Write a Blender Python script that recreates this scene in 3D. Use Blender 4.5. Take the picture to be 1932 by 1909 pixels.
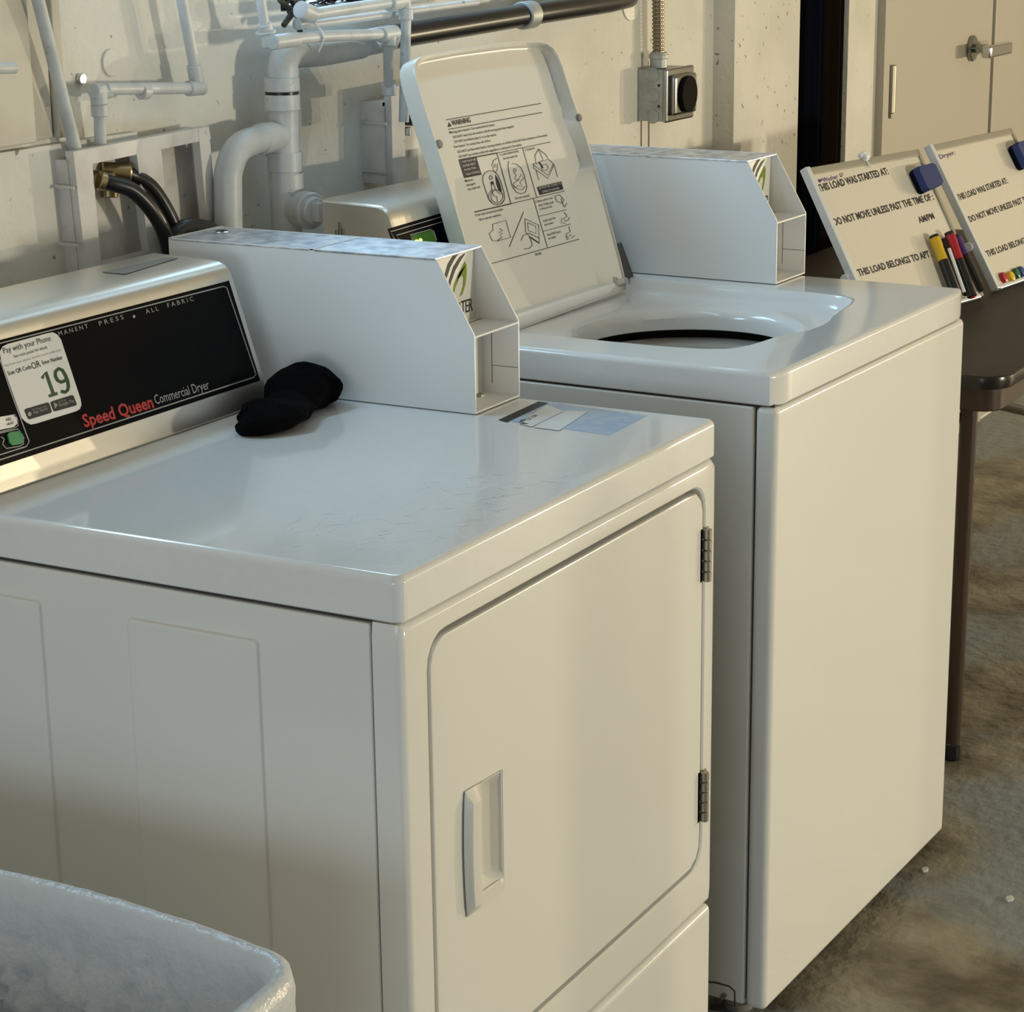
import bpy, bmesh, math, random
from mathutils import Vector, Matrix
for o in list(bpy.data.objects): bpy.data.objects.remove(o)
C = bpy.context.scene.collection
sc = bpy.context.scene
random.seed(7)

# ------------------------------------------------------------------ camera, view, light
# heights below are measured from the dryer's top; T lifts everything so that the floor is z = 0
T = 0.85
F = 4160.05
YAW, PITCH, ROLL = 1.06089, -0.26922, -0.0129
CAM = Vector((-1.55678, -0.98375, 0.57189))
fw = Vector((math.sin(YAW)*math.cos(PITCH), math.cos(YAW)*math.cos(PITCH), math.sin(PITCH)))
r0 = Vector((math.cos(YAW), -math.sin(YAW), 0)); u0 = r0.cross(fw)
RT = math.cos(ROLL)*r0 + math.sin(ROLL)*u0
UP = -math.sin(ROLL)*r0 + math.cos(ROLL)*u0
cd = bpy.data.cameras.new('camera'); cam = bpy.data.objects.new('camera', cd); C.objects.link(cam)
cam.matrix_world = Matrix(((RT.x, UP.x, -fw.x, CAM.x), (RT.y, UP.y, -fw.y, CAM.y), (RT.z, UP.z, -fw.z, CAM.z+T), (0, 0, 0, 1)))
cd.sensor_fit = 'HORIZONTAL'; cd.sensor_width = 36; cd.lens = 36*F/1932; cd.clip_start = .05
sc.camera = cam
sc.view_settings.view_transform = 'Standard'; sc.view_settings.look = 'None'
sc.view_settings.exposure = 0.0; sc.view_settings.gamma = 1; sc.view_settings.use_curve_mapping = False
sc.cycles.use_denoising = True
sc.cycles.max_bounces = 8
w = bpy.data.worlds.new('World'); sc.world = w; w.use_nodes = True
w.node_tree.nodes['Background'].inputs[0].default_value = (.55, .75, 1, 1)
w.node_tree.nodes['Background'].inputs[1].default_value = 1.0

def lamp(name, kind, loc, to, energy, col, **kw):
    d = bpy.data.lights.new(name, kind); d.energy = energy; d.color = col
    for k, v in kw.items(): setattr(d, k, v)
    o = bpy.data.objects.new(name, d); C.objects.link(o)
    o.location = (loc[0], loc[1], loc[2]+T)
    o.rotation_euler = (Vector(to)-Vector(loc)).to_track_quat('-Z', 'Y').to_euler()
    return o
WARM = (1, .84, .57); COOL = (.45, .75, 1)
lamp('warm_lamp', 'AREA', (7.4, -3.6, .10), (.6, .3, .0), 112, WARM, shape='DISK', size=.035)
lamp('warm_lamp', 'AREA', (6.6, -3.98, .10), (.6, .3, .0), 46, WARM, shape='DISK', size=.05)  # added lamp, split from the warm one to throw the post's second shade band
lamp('front_lamp', 'AREA', (1.9, -4.0, .10), (.9, .3, -.1), 68, (1, .92, .72), shape='DISK', size=.3)
lamp('daylight_window_1', 'AREA', (1.30, .93, .80), (1.30, .45, .0), 3.6, COOL, shape='RECTANGLE', size=.5, size_y=.2)
lamp('daylight_window_2', 'AREA', (.33, .93, .74), (.33, .40, 0), 4.6, COOL, shape='RECTANGLE', size=.45, size_y=.16)
lamp('wall_fill', 'AREA', (1.0, .42, .80), (1.0, .80, .25), .8, (.50, .77, 1), shape='RECTANGLE', size=.8, size_y=.06)  # added cool fill that tints the wall behind the pipes
lamp('left_fill', 'AREA', (-3.6, -.7, .0), (.5, .2, -.3), 24, (.78, .91, 1), shape='RECTANGLE', size=2.0, size_y=1.0)  # added cool fill for left-facing sides, through an unseen opening

# ------------------------------------------------------------------ helpers
def ray(x, y): return RT*((x-966)/F) - UP*((y-954.5)/F) + fw
def onZ(x, y, z): d = ray(x, y); return CAM + d*((z-CAM.z)/d.z)
def onY(x, y, Y): d = ray(x, y); return CAM + d*((Y-CAM.y)/d.y)
def onX(x, y, X): d = ray(x, y); return CAM + d*((X-CAM.x)/d.x)
class Plane:                                   # a real plane in the room; pixel measurements of the photo become points on it
    def __init__(s, P, n):
        s.P = Vector(P); s.n = Vector(n).normalized()
        if (CAM-s.P).dot(s.n) < 0: s.n = -s.n
    def at(s, x, y, lift=0):
        d = ray(x, y); P = s.P + s.n*lift
        return CAM + d*((P-CAM).dot(s.n)/d.dot(s.n))
def pxr(d, P): return d/2*(Vector(P)-CAM).dot(fw)/F    # radius of a thing d pixels thick at P

def mat(name, col, rough=.5, metal=0, mott=None, bump=None, coat=0, spec=.5, emit=None, trans=0, specks=None):
    m = bpy.data.materials.new(name); m.use_nodes = True; nt = m.node_tree; N = nt.nodes; L = nt.links
    b = N['Principled BSDF']
    b.inputs['Base Color'].default_value = (*col, 1); b.inputs['Roughness'].default_value = rough
    b.inputs['Metallic'].default_value = metal; b.inputs['Coat Weight'].default_value = coat
    b.inputs['Specular IOR Level'].default_value = spec; b.inputs['Transmission Weight'].default_value = trans
    tc = N.new('ShaderNodeTexCoord'); src = None
    if mott:                                   # (scale, other colour, contrast lo, hi)
        n = N.new('ShaderNodeTexNoise'); n.inputs['Scale'].default_value = mott[0]; n.inputs['Detail'].default_value = 6
        L.new(tc.outputs['Object'], n.inputs['Vector'])
        r = N.new('ShaderNodeValToRGB'); r.color_ramp.elements[0].position = mott[2]; r.color_ramp.elements[1].position = mott[3]
        r.color_ramp.elements[0].color = (*mott[1], 1); r.color_ramp.elements[1].color = (*col, 1)
        L.new(n.outputs['Fac'], r.inputs[0]); src = r.outputs[0]
    if specks:                                 # (scale, colour, lo, hi)
        n = N.new('ShaderNodeTexNoise'); n.inputs['Scale'].default_value = specks[0]; n.inputs['Detail'].default_value = 3
        L.new(tc.outputs['Object'], n.inputs['Vector'])
        r = N.new('ShaderNodeMapRange'); r.inputs[1].default_value = specks[2]; r.inputs[2].default_value = specks[3]
        L.new(n.outputs['Fac'], r.inputs[0])
        x = N.new('ShaderNodeMix'); x.data_type = 'RGBA'
        x.inputs['A'].default_value = (*col, 1); x.inputs['B'].default_value = (*specks[1], 1)
        if src: L.new(src, x.inputs['A'])
        L.new(r.outputs[0], x.inputs['Factor']); src = x.outputs['Result']
    if src: L.new(src, b.inputs['Base Color'])
    if bump:                                   # (scale, strength, distance)
        n = N.new('ShaderNodeTexNoise'); n.inputs['Scale'].default_value = bump[0]; n.inputs['Detail'].default_value = 5
        L.new(tc.outputs['Object'], n.inputs['Vector'])
        k = N.new('ShaderNodeBump'); k.inputs['Strength'].default_value = bump[1]; k.inputs['Distance'].default_value = bump[2]
        L.new(n.outputs['Fac'], k.inputs['Height']); L.new(k.outputs[0], b.inputs['Normal'])
    if emit:
        b.inputs['Emission Color'].default_value = (*emit[0], 1); b.inputs['Emission Strength'].default_value = emit[1]
    return m
M = {}
M['enamel'] = mat('white_enamel', (.78, .775, .74), .14, spec=.35, coat=.1, bump=(900, .03, .0003))
M['enamel_top'] = mat('white_enamel_top', (.78, .785, .78), .13, coat=.25, mott=(90, (.80, .80, .80), .3, .6))
M['gap'] = mat('shadow_gap_metal', (.05, .047, .04), .8)  # dark tone stands in for shade inside the seams; also plain black metal
M['steel'] = mat('brushed_steel', (.74, .715, .66), .36, metal=1, bump=(60, .06, .002))
M['meter'] = mat('meter_case_paint', (.79, .79, .785), .42, bump=(700, .05, .0004))
M['galv'] = mat('mottled_steel', (.78, .80, .84), .34, metal=.75, mott=(55, (.42, .46, .55), .35, .62))
M['black_glass'] = mat('black_panel', (.002, .002, .0025), .3, spec=.06)
M['line'] = mat('white_print', (.62, .62, .60), .5)
M['grey_print'] = mat('grey_print', (.34, .34, .34), .5)
M['ink'] = mat('black_print', (.012, .011, .012), .6)
M['red_print'] = mat('red_print', (.42, .02, .016), .5)
M['green_print'] = mat('dark_green_print', (.015, .055, .013), .5)
M['paper'] = mat('white_sticker', (.74, .73, .70), .5)
M['lid'] = mat('lid_enamel', (.65, .63, .575), .28)
M['plastic'] = mat('white_plastic', (.75, .74, .69), .35)
M['rubber'] = mat('grey_rubber', (.22, .21, .19), .7)
M['black'] = mat('black_rubber', (.008, .008, .009), .32)
M['cloth'] = mat('black_cloth', (.0025, .0025, .003), 1, spec=.05, bump=(500, .3, .001))
M['brass'] = mat('brass', (.42, .33, .18), .35, metal=1)
M['hinge'] = mat('hinge_metal', (.38, .35, .28), .38, metal=.8)
M['darkmetal'] = mat('dark_hinge_metal', (.07, .065, .06), .4, metal=.6)
M['chromed'] = mat('darkened_chrome', (.34, .34, .33), .16, metal=1)
M['chrome'] = mat('bright_chrome', (.62, .62, .62), .14, metal=1)
M['galvbox'] = mat('galvanised_box', (.46, .48, .47), .5, metal=.4, mott=(60, (.36, .38, .38), .3, .6))
M['socket'] = mat('dark_socket', (.008, .006, .005), .8, spec=.1)
M['pvc'] = mat('painted_pvc', (.56, .58, .585), .42, mott=(25, (.46, .475, .48), .3, .55), specks=(60, (.25, .24, .22), .68, .78))
M['abs'] = mat('black_drain_pipe', (.006, .007, .009), .3, mott=(14, (.02, .022, .026), .2, .5))
M['boxpaint'] = mat('painted_outlet_box', (.66, .64, .61), .5, mott=(22, (.52, .49, .47), .3, .55), specks=(40, (.22, .17, .13), .66, .8))
M['wall'] = mat('painted_concrete', (.74, .725, .67), .75, mott=(5, (.64, .625, .57), .35, .6), bump=(70, .35, .006), specks=(75, (.26, .22, .18), .685, .73))
M['trim'] = mat('painted_trim', (.64, .60, .50), .6, mott=(8, (.50, .46, .38), .3, .6), bump=(40, .2, .004))
M['door'] = mat('painted_door', (.44, .415, .355), .5)
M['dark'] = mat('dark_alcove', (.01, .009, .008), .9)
M['floor'] = mat('concrete_floor', (.30, .27, .20), .5, mott=(7, (.105, .085, .055), .36, .60), bump=(34, .5, .012), specks=(2.1, (.24, .265, .275), .50, .60))  # large grey-blue patches paint in the cool daylight on the concrete
M['ceiling'] = mat('ceiling_paint', (.55, .53, .48), .8)
M['tabletop'] = mat('dark_walnut_laminate', (.028, .018, .014), .5, spec=.3, mott=(6, (.016, .010, .008), .35, .65))
M['edge'] = mat('black_edge_band', (.010, .009, .009), .25)
M['brown'] = mat('brown_enamel_steel', (.045, .024, .015), .4, spec=.35)
M['board'] = mat('whiteboard_face', (.73, .69, .61), .3)
M['alu'] = mat('white_aluminium', (.72, .76, .82), .3, metal=.3)
M['frame'] = mat('board_frame', (.33, .305, .25), .45)
M['blue'] = mat('blue_felt', (.018, .035, .16), .7)
M['yellow'] = mat('yellow_plastic', (.75, .47, .01), .35)
M['red'] = mat('red_plastic', (.45, .012, .02), .3)
M['green'] = mat('green_plastic', (.01, .11, .04), .3)
M['bluep'] = mat('blue_plastic', (.015, .06, .24), .3)
M['purple'] = mat('purple_plastic', (.06, .02, .18), .35)
M['clear'] = mat('white_clip_plastic', (.85, .85, .88), .25)
M['greenbtn'] = mat('green_button', (.01, .20, .06), .35)
M['lcd'] = mat('green_display', (.02, .08, .0), .3, emit=((.25, .9, .02), .03))
M['digit'] = mat('lit_digit', (.2, .8, .0), .3, emit=((.55, 1, .08), 6))
M['logo'] = mat('olive_green_print', (.22, .30, .015), .5)
M['blue_label'] = mat('blue_label_print', (.34, .45, .62), .35, mott=(70, (.46, .55, .68), .35, .6))
M['bag'] = mat('white_bag_plastic', (.66, .69, .73), .24, bump=(95, .45, .006))
M['bin'] = mat('bin_plastic', (.60, .60, .58), .5)
M['navy'] = mat('navy_fabric', (.003, .006, .013), .95, spec=.1)
M['brownf'] = mat('brown_fabric', (.012, .007, .004), .95, spec=.1)
M['rust'] = mat('rusty_conduit', (.32, .27, .20), .35, metal=.7)
M['leafbits'] = mat('dry_leaf_litter', (.035, .016, .012), .9)
gm = mat('window_glass', (.9, .95, 1), .05); M['glass'] = gm
nt = gm.node_tree; tb = nt.nodes.new('ShaderNodeBsdfTransparent'); mx = nt.nodes.new('ShaderNodeMixShader'); mx.inputs[0].default_value = .12
nt.links.new(tb.outputs[0], mx.inputs[1]); nt.links.new(nt.nodes['Principled BSDF'].outputs[0], mx.inputs[2])
nt.links.new(mx.outputs[0], nt.nodes['Material Output'].inputs[0])

def tag(o, label, cat, group=None, kind=None):
    if label: o['label'] = label
    if cat: o['category'] = cat
    if group: o['group'] = group
    if kind: o['kind'] = kind
    return o
def thing(name, loc, label, cat, group=None):
    o = bpy.data.objects.new(name, None); C.objects.link(o); o.empty_display_size = .05
    o.location = (loc[0], loc[1], loc[2]+T); return tag(o, label, cat, group)

class MB:
    def __init__(s, f=None): s.bm = bmesh.new(); s.f = f or (lambda p: p)
    def v(s, p): return s.bm.verts.new(s.f(Vector(p)))
    def face(s, vs):
        try: return s.bm.faces.new(vs)
        except ValueError: return None
    def box(s, a, b, bev=0, seg=2):
        t = bmesh.new(); x0, y0, z0 = a; x1, y1, z1 = b
        m = Matrix.Translation(((x0+x1)/2, (y0+y1)/2, (z0+z1)/2)) @ Matrix.Diagonal((abs(x1-x0), abs(y1-y0), abs(z1-z0), 1))
        bmesh.ops.create_cube(t, size=1, matrix=m)
        if bev: bmesh.ops.bevel(t, geom=t.edges[:], offset=bev, segments=seg, affect='EDGES', profile=.5)
        s.merge(t); return s
    def merge(s, t):
        mp = {v: s.v(v.co) for v in t.verts}
        for f in t.faces: s.face([mp[v] for v in f.verts])
        t.free()
    def loops(s, Ls, cap0=True, cap1=True, closed=True):
        R = [[s.v(p) for p in L] for L in Ls]; n = len(R[0])
        for a, b in zip(R, R[1:]):
            for i in range(n if closed else n-1):
                j = (i+1) % n; s.face([a[i], a[j], b[j], b[i]])
        if cap0: s.face(R[0][::-1])
        if cap1: s.face(R[-1])
        return s
    def prism(s, pts, d):                      # polygon (3D points) pushed along d
        d = Vector(d); pts = [Vector(p) for p in pts]
        return s.loops([pts, [p+d for p in pts]])
    def slab(s, x0, x1, y0, y1, z0, z1, rc, re, k=6):   # rounded-corner sheet with a rolled top edge
        def rr(i, z): return [Vector((p[0], p[1], z)) for p in rrect(x0+i, x1-i, y0+i, y1-i, max(rc-i, .001), k)]
        Ls = [rr(.0015, z0), rr(0, z0+.0015)]
        for t in range(5):
            a = t/4*math.pi/2; Ls.append(rr(re*(1-math.cos(a)), z1-re+re*math.sin(a)))
        return s.loops(Ls)
    def tube(s, pts, r, n=14, caps=True, smooth=0):
        pts = [Vector(p) for p in pts]
        if smooth: pts = spline(pts, smooth)
        rs = r if isinstance(r, (list, tuple)) else [r]*len(pts)
        if len(rs) != len(pts): rs = [rs[min(int(i/(len(pts)-1)*(len(rs)-1)+.5), len(rs)-1)] for i in range(len(pts))]
        Ls = []; nrm = None
        for i, p in enumerate(pts):
            t = (pts[min(i+1, len(pts)-1)]-pts[max(i-1, 0)]).normalized()
            if nrm is None: nrm = t.orthogonal().normalized()
            nrm = (nrm - t*nrm.dot(t)).normalized(); b = t.cross(nrm)
            Ls.append([p + (nrm*math.cos(2*math.pi*k/n)+b*math.sin(2*math.pi*k/n))*rs[i] for k in range(n)])
        return s.loops(Ls, caps, caps)
    def cyl(s, a, b, r, n=20, bev=0):
        a = Vector(a); b = Vector(b); t = (b-a).normalized()
        if not bev: return s.tube([a, b], r, n)
        return s.tube([a, a+t*bev, b-t*bev, b], [r-bev, r, r, r-bev], n)
    def fan(s, pts): s.face([s.v(p) for p in pts]); return s
    def build(s, name, m, parent=None, sharp=35):
        bm = s.bm
        bmesh.ops.remove_doubles(bm, verts=bm.verts[:], dist=1e-6)
        bmesh.ops.recalc_face_normals(bm, faces=bm.faces[:])
        L = Vector((0, 0, 0)); p = parent
        while p is not None: L += p.location; p = p.parent
        for v in bm.verts: v.co = v.co + Vector((0, 0, T)) - L
        me = bpy.data.meshes.new(name); bm.to_mesh(me); bm.free()
        me.materials.append(M[m] if isinstance(m, str) else m)
        me.shade_smooth(); me.set_sharp_from_angle(angle=math.radians(sharp))
        o = bpy.data.objects.new(name, me); C.objects.link(o); o.parent = parent
        if len(me.polygons) < 20000:
            k = o.modifiers.new('wn', 'WEIGHTED_NORMAL'); k.keep_sharp = True
        return o
def rrect(x0, x1, y0, y1, r, k=5):
    P = []
    for cx, cy, a0 in ((x1-r, y0+r, -90), (x1-r, y1-r, 0), (x0+r, y1-r, 90), (x0+r, y0+r, 180)):
        for i in range(k+1):
            a = math.radians(a0+90*i/k); P.append((cx+r*math.cos(a), cy+r*math.sin(a)))
    return P
def spline(P, k):
    out = []
    for i in range(len(P)-1):
        a = P[max(i-1, 0)]; b = P[i]; c = P[i+1]; d = P[min(i+2, len(P)-1)]
        for j in range(k):
            t = j/k
            out.append(.5*((2*b)+(c-a)*t+(2*a-5*b+4*c-d)*t*t+(3*b-a-3*c+d)*t**3))
    return out+[P[-1]]
def raycast(poly, c, N, off=0):                # star-shaped outline resampled by angle
    out = []
    for i in range(N):
        a = 2*math.pi*(i+off)/N; dx, dy = math.cos(a), math.sin(a); best = None
        for (x0, y0), (x1, y1) in zip(poly, poly[1:]+poly[:1]):
            ex, ey = x1-x0, y1-y0; den = dx*ey-dy*ex
            if abs(den) < 1e-12: continue
            t = ((x0-c[0])*ey-(y0-c[1])*ex)/den; u = ((x0-c[0])*dy-(y0-c[1])*dx)/den
            if t > 0 and -1e-9 <= u <= 1+1e-9 and (best is None or t > best): best = t
        out.append((c[0]+dx*best, c[1]+dy*best))
    return out
def glyphs(txt, space=1, bold=0):
    cu = bpy.data.curves.new('t', 'FONT'); cu.body = txt; cu.resolution_u = 2; cu.space_character = space; cu.offset = bold
    o = bpy.data.objects.new('t', cu); C.objects.link(o)
    dg = bpy.context.evaluated_depsgraph_get(); me = bpy.data.meshes.new_from_object(o.evaluated_get(dg))
    vs = [v.co.copy() for v in me.vertices]; fs = [list(p.vertices) for p in me.polygons]
    bpy.data.objects.remove(o); bpy.data.curves.remove(cu); bpy.data.meshes.remove(me)
    return vs, fs
def text(mb, pl, txt, p0, p1, cap, space=1, bold=0, lift=.0006):
    vs, fs = glyphs(txt, space, bold)
    if not vs: return
    x0 = min(v.x for v in vs); x1 = max(v.x for v in vs)
    A = pl.at(*p0, lift); B = pl.at(*p1, lift); ux = (B-A).normalized(); up = pl.n.cross(ux)
    if up.z < 0: up = -up
    h = abs((pl.at(p0[0], p0[1]-cap, lift)-A).dot(up)); L = (B-A).length
    V = [mb.v(A+ux*((v.x-x0)/(x1-x0)*L)+up*(v.y/.70*h)) for v in vs]
    for f in fs: mb.face([V[i] for i in f])
def text_part(name, m, parent, *a, **k):
    mb = MB(); text(mb, *a, **k); return mb.build(name, m, parent)
def stroke(mb, pl, pts, wpx=1.2, lift=.0006, close=False):
    if close: pts = pts+[pts[0]]
    P = []
    for i, p in enumerate(pts):
        a = pts[max(i-1, 0)]; b = pts[min(i+1, len(pts)-1)]; dx, dy = b[0]-a[0], b[1]-a[1]; l = math.hypot(dx, dy) or 1
        nx, ny = -dy/l*wpx/2, dx/l*wpx/2
        P.append((mb.v(pl.at(p[0]+nx, p[1]+ny, lift)), mb.v(pl.at(p[0]-nx, p[1]-ny, lift))))
    for (a, b), (c, d) in zip(P, P[1:]): mb.face([a, b, d, c])
def poly(mb, pl, pts, lift=.0005): mb.fan([pl.at(*p, lift) for p in pts])
def plate(mb, pl, pts, t, lift=0): # a thin flat piece lying on a plane
    a = [pl.at(*p, lift) for p in pts]; mb.loops([a, [q+pl.n*t for q in a]])
def ell(cx, cy, rx, ry, n=20, rot=0):
    c, s = math.cos(rot), math.sin(rot); o = []
    for i in range(n):
        a = 2*math.pi*i/n; x, y = rx*math.cos(a), ry*math.sin(a); o.append((cx+c*x-s*y, cy+s*x+c*y))
    return o

# ------------------------------------------------------------------ room shell
YW = .8
X0, X1, Y0, ZC, ZF = -3.4, 8.2, -4.6, 1.45, -T
def struct(name, mb, m, parent=None):
    o = mb.build(name, m, parent)
    if not parent: o['kind'] = 'structure'
    return o
b = MB(); b.box((X0, Y0, ZF-.1), (X1, YW+.9, ZF)); struct('floor', b, 'floor')
b = MB(); b.box((X0, Y0, ZC), (X1, YW+.3, ZC+.1)); struct('ceiling', b, 'ceiling')
W1 = (1.0, 1.92, .424, 1.12); W2 = (.04, .82, .52, 1.10)     # two basement windows high in the back wall
AL = (2.795, 3.199)                                           # dark alcove
b = MB(); Yb = YW+.26
def wallbox(x0, x1, z0, z1): b.box((x0, YW, z0), (x1, Yb, z1))
wallbox(X0, W2[0], ZF, ZC); wallbox(W2[0], W2[1], ZF, W2[2]); wallbox(W2[0], W2[1], W2[3], ZC)
wallbox(W2[1], W1[0], ZF, ZC); wallbox(W1[0], W1[1], ZF, W1[2]); wallbox(W1[0], W1[1], W1[3], ZC)
wallbox(W1[1], AL[0], ZF, ZC); wallbox(AL[0], AL[1], 1.2, ZC)
wallbox(AL[1], 3.4, ZF, ZC); wallbox(3.4, 4.26, 1.22, ZC); wallbox(4.26, X1, ZF, ZC)
struct('wall_back', b, 'wall')
b = MB(); W3 = (-1.75, .35, -.55, .55)  # unseen opening in the left wall, added to let the cool fill in
for q in ((Y0, W3[0], ZF, ZC), (W3[1], Yb, ZF, ZC), (W3[0], W3[1], ZF, W3[2]), (W3[0], W3[1], W3[3], ZC)): b.box((X0-.1, q[0], q[2]), (X0, q[1], q[3]))
struct('wall_left', b, 'wall')
b = MB(); b.box((X1, Y0, ZF), (X1+.1, Yb, ZC)); struct('wall_right', b, 'wall')
b = MB(); b.box((X0, Y0-.1, ZF), (X1, Y0, ZC)); struct('wall_front', b, 'wall')
for i, q in ((1, W1), (2, W2)):
    wn = bpy.data.objects.new('window_%d' % i, None); C.objects.link(wn); wn.location = (q[0], Yb, q[2]+T); wn['kind'] = 'structure'
    b = MB(); t = .03; ya, yb2 = Yb-.05, Yb
    b.box((q[0], ya, q[2]), (q[1], yb2, q[2]+t)); b.box((q[0], ya, q[3]-t), (q[1], yb2, q[3]))
    b.box((q[0], ya, q[2]+t), (q[0]+t, yb2, q[3]-t)); b.box((q[1]-t, ya, q[2]+t), (q[1], yb2, q[3]-t))
    b.build('window_frame', 'trim', wn)
    b = MB(); b.box((q[0]+t, Yb-.028, q[2]+t), (q[1]-t, Yb-.022, q[3]-t)); b.build('pane', 'glass', wn)
# pillar beside the alcove: shallow projection of the wall, standing on a ledge of the same depth
XP, XA = 2.4594, 2.875
b = MB(); b.box((XP, YW-.045, ZF), (AL[0], YW, ZC))
struct('trim_1', b, 'wall')
b = MB(); b.cyl((3.5, -1.581, ZF), (3.5, -1.581, ZC), .034, 16); struct('shade_post', b, 'trim')  # unseen post added to cast soft shade bands on the dryer front
# the old timber trim and ledge at the far left of the wall
b = MB()
zl = .30
def strip(xa, xb, d, z0=zl, z1=ZC): b.box((xa, YW-d, z0), (xb, YW, z1), .003)
ZW = W2[2]-.003
strip(.395, .462, .020, zl, ZW); strip(.470, .508, .006, zl, ZW); strip(.512, .528, .012, zl, ZW)
struct('trim_2', b, 'trim')
b = MB(); b.box((X0, YW-.012, ZF), (.66, YW, zl-.006), .0015); struct('trim_3', b, 'wall')
b = MB(); b.tube([onY(-60, 130, .745), onY(27, 128, .745)], pxr(22, onY(20, 128, .75)), 14); 
tag(b.build('pipe_stub', 'pvc'), 'short painted pipe end crossing the timber trim at the wall edge', 'pipe')
# ceiling-high dark alcove with cloths hanging in it
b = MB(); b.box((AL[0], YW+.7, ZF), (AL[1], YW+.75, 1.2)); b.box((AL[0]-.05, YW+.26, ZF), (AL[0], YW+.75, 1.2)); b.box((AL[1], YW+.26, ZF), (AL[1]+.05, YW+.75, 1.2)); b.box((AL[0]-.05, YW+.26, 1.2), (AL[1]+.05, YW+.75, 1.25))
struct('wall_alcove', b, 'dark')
def drape(name, xa, xb, y, m, label, amp=.006, z0=-.8):
    b = MB(); n = 24; top, bot = [], []
    pts = [(xa+(xb-xa)*i/n, y+amp*math.sin(i*1.7)+amp*.5*math.sin(i*.6+2)) for i in range(n+1)]
    ring = [(x, yy) for x, yy in pts]+[(x, yy+.008) for x, yy in pts[::-1]]
    b.loops([[Vector((x, yy, z)) for x, yy in ring] for z in (z0, .0, .5, 1.15)])
    tag(b.build(name, m), label, 'fabric')
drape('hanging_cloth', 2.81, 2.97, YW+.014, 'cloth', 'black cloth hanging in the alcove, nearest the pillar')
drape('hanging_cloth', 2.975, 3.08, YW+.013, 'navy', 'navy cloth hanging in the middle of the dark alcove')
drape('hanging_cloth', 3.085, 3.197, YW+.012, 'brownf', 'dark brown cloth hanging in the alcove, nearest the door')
# door in the back wall
b = MB(); yd = YW-.012
b.box((3.385, YW-.020, ZF), (3.424, YW+.05, 1.25), .002); struct('trim_4', b, 'door')
dr = bpy.data.objects.new('door_1', None); C.objects.link(dr); dr.location = (3.42, YW, 0); dr['kind'] = 'structure'
b = MB(); b.box((3.426, YW-.014, ZF+.01), (4.226, YW+.04, 1.2), .003); b.build('door_leaf', 'door', dr)
b = MB()
hp = onY(1682, 171, YW-.02); hz0 = onY(1682, 211, YW-.01).z; hz1 = onY(1682, 121, YW-.01).z
b.cyl((hp.x, YW-.019, hz0), (hp.x, YW-.019, hz1), .011, 12, .002)
b.cyl((hp.x, YW-.019, hz0-.012), (hp.x, YW-.019, hz0), .005, 10, .001)
b.build('door_hinge', 'hinge', dr)
h = onY(1850, 90, YW-.03)
b = MB(); b.cyl((h.x-.03, YW-.012, h.z), (h.x-.03, YW-.024, h.z), .033, 24, .003); 
b.cyl((h.x-.03, YW-.014, h.z), (h.x-.03, YW-.075, h.z), .011, 14); b.build('rose', 'chromed', dr)
b = MB(); b.box((h.x-.10, YW-.090, h.z-.020), (h.x+.085, YW-.062, h.z+.012), .007, 3); b.build('door_lever', 'chrome', dr)
b = MB(); b.box((4.234, YW-.02, ZF+.01), (4.262, YW+.03, 1.22), .004); b.build('door_stop', 'door', dr)
d2 = bpy.data.objects.new('door_2', None); C.objects.link(d2); d2.location = (4.28, YW, 0); d2['kind'] = 'structure'
b = MB(); b.box((4.27, YW-.006, ZF+.01), (5.1, YW, 1.2), .003); b.build('door_leaf', 'door', d2)

# ------------------------------------------------------------------ dryer
DW, DD, LID, SEAM, DZ = .683, .69, -.0428, .0311, -.5971
dry = thing('dryer', (DW/2, .34, ZF), 'white front-loading dryer with a black control panel reading Commercial Dryer', 'dryer')
b = MB(); b.box((.006, .0300, -.83), (DW-.006, DD, LID+.002)); b.build('inner_cabinet', 'gap', dry)
b = MB(); b.slab(0, DW, 0, DD, LID, 0, .012, .0075); b.build('top', 'enamel_top', dry)
b = MB(); b.box((0, SEAM+.002, -.83), (.012, DD, LID-.004), .0025, 3)
sp = b.build('side_panel', 'enamel', dry)
def emboss(y0, y1):
    b = MB(); z0, z1 = -.70, -.081
    def rr(i, x): return [Vector((x, p[0], p[1])) for p in rrect(y0+i, y1-i, z0+i, z1-i, .006, 4)]
    b.loops([rr(-.001, .0005), rr(.0006, -.0030), rr(.0030, -.0042)], False, True); b.build('embossed_field', 'enamel', sp)
emboss(.1545, .305); emboss(.412, .60)
# front panel: a frame around the door opening, wrapping round the corners
def fr(mb, x0, x1, z0, z1, hole, y0, y1, rv=.009):
    N = 240; cx, cz = (hole[0]+hole[1])/2, (hole[2]+hole[3])/2
    def ol(i): return raycast(rrect(x0+i, x1-i, z0+i, z1-i, .003, 3), (cx, cz), N, .5)
    H = raycast(rrect(*hole, .032, 8), (cx, cz), N, .5)
    H2 = raycast(rrect(hole[0]+.002, hole[1]-.002, hole[2]+.002, hole[3]-.002, .031, 8), (cx, cz), N, .5)
    H0 = raycast(rrect(hole[0]-.002, hole[1]+.002, hole[2]-.002, hole[3]+.002, .033, 8), (cx, cz), N, .5)
    Ls = []
    for a in (0, 30, 60, 90):
        t = math.radians(a); Ls.append([Vector((x, y0+rv*(1-math.sin(t)), z)) for x, z in ol(rv*(1-math.cos(t)))])
    Ls = [[Vector((x, y1, z)) for x, z in ol(0)]]+Ls
    Ls += [[Vector((x, y0, z)) for x, z in H0], [Vector((x, y0+.002, z)) for x, z in H], [Vector((x, y1-.006, z)) for x, z in H2]]
    mb.loops(Ls, False, False)
DH = (.043, .651, -.537, -.068)
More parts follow.
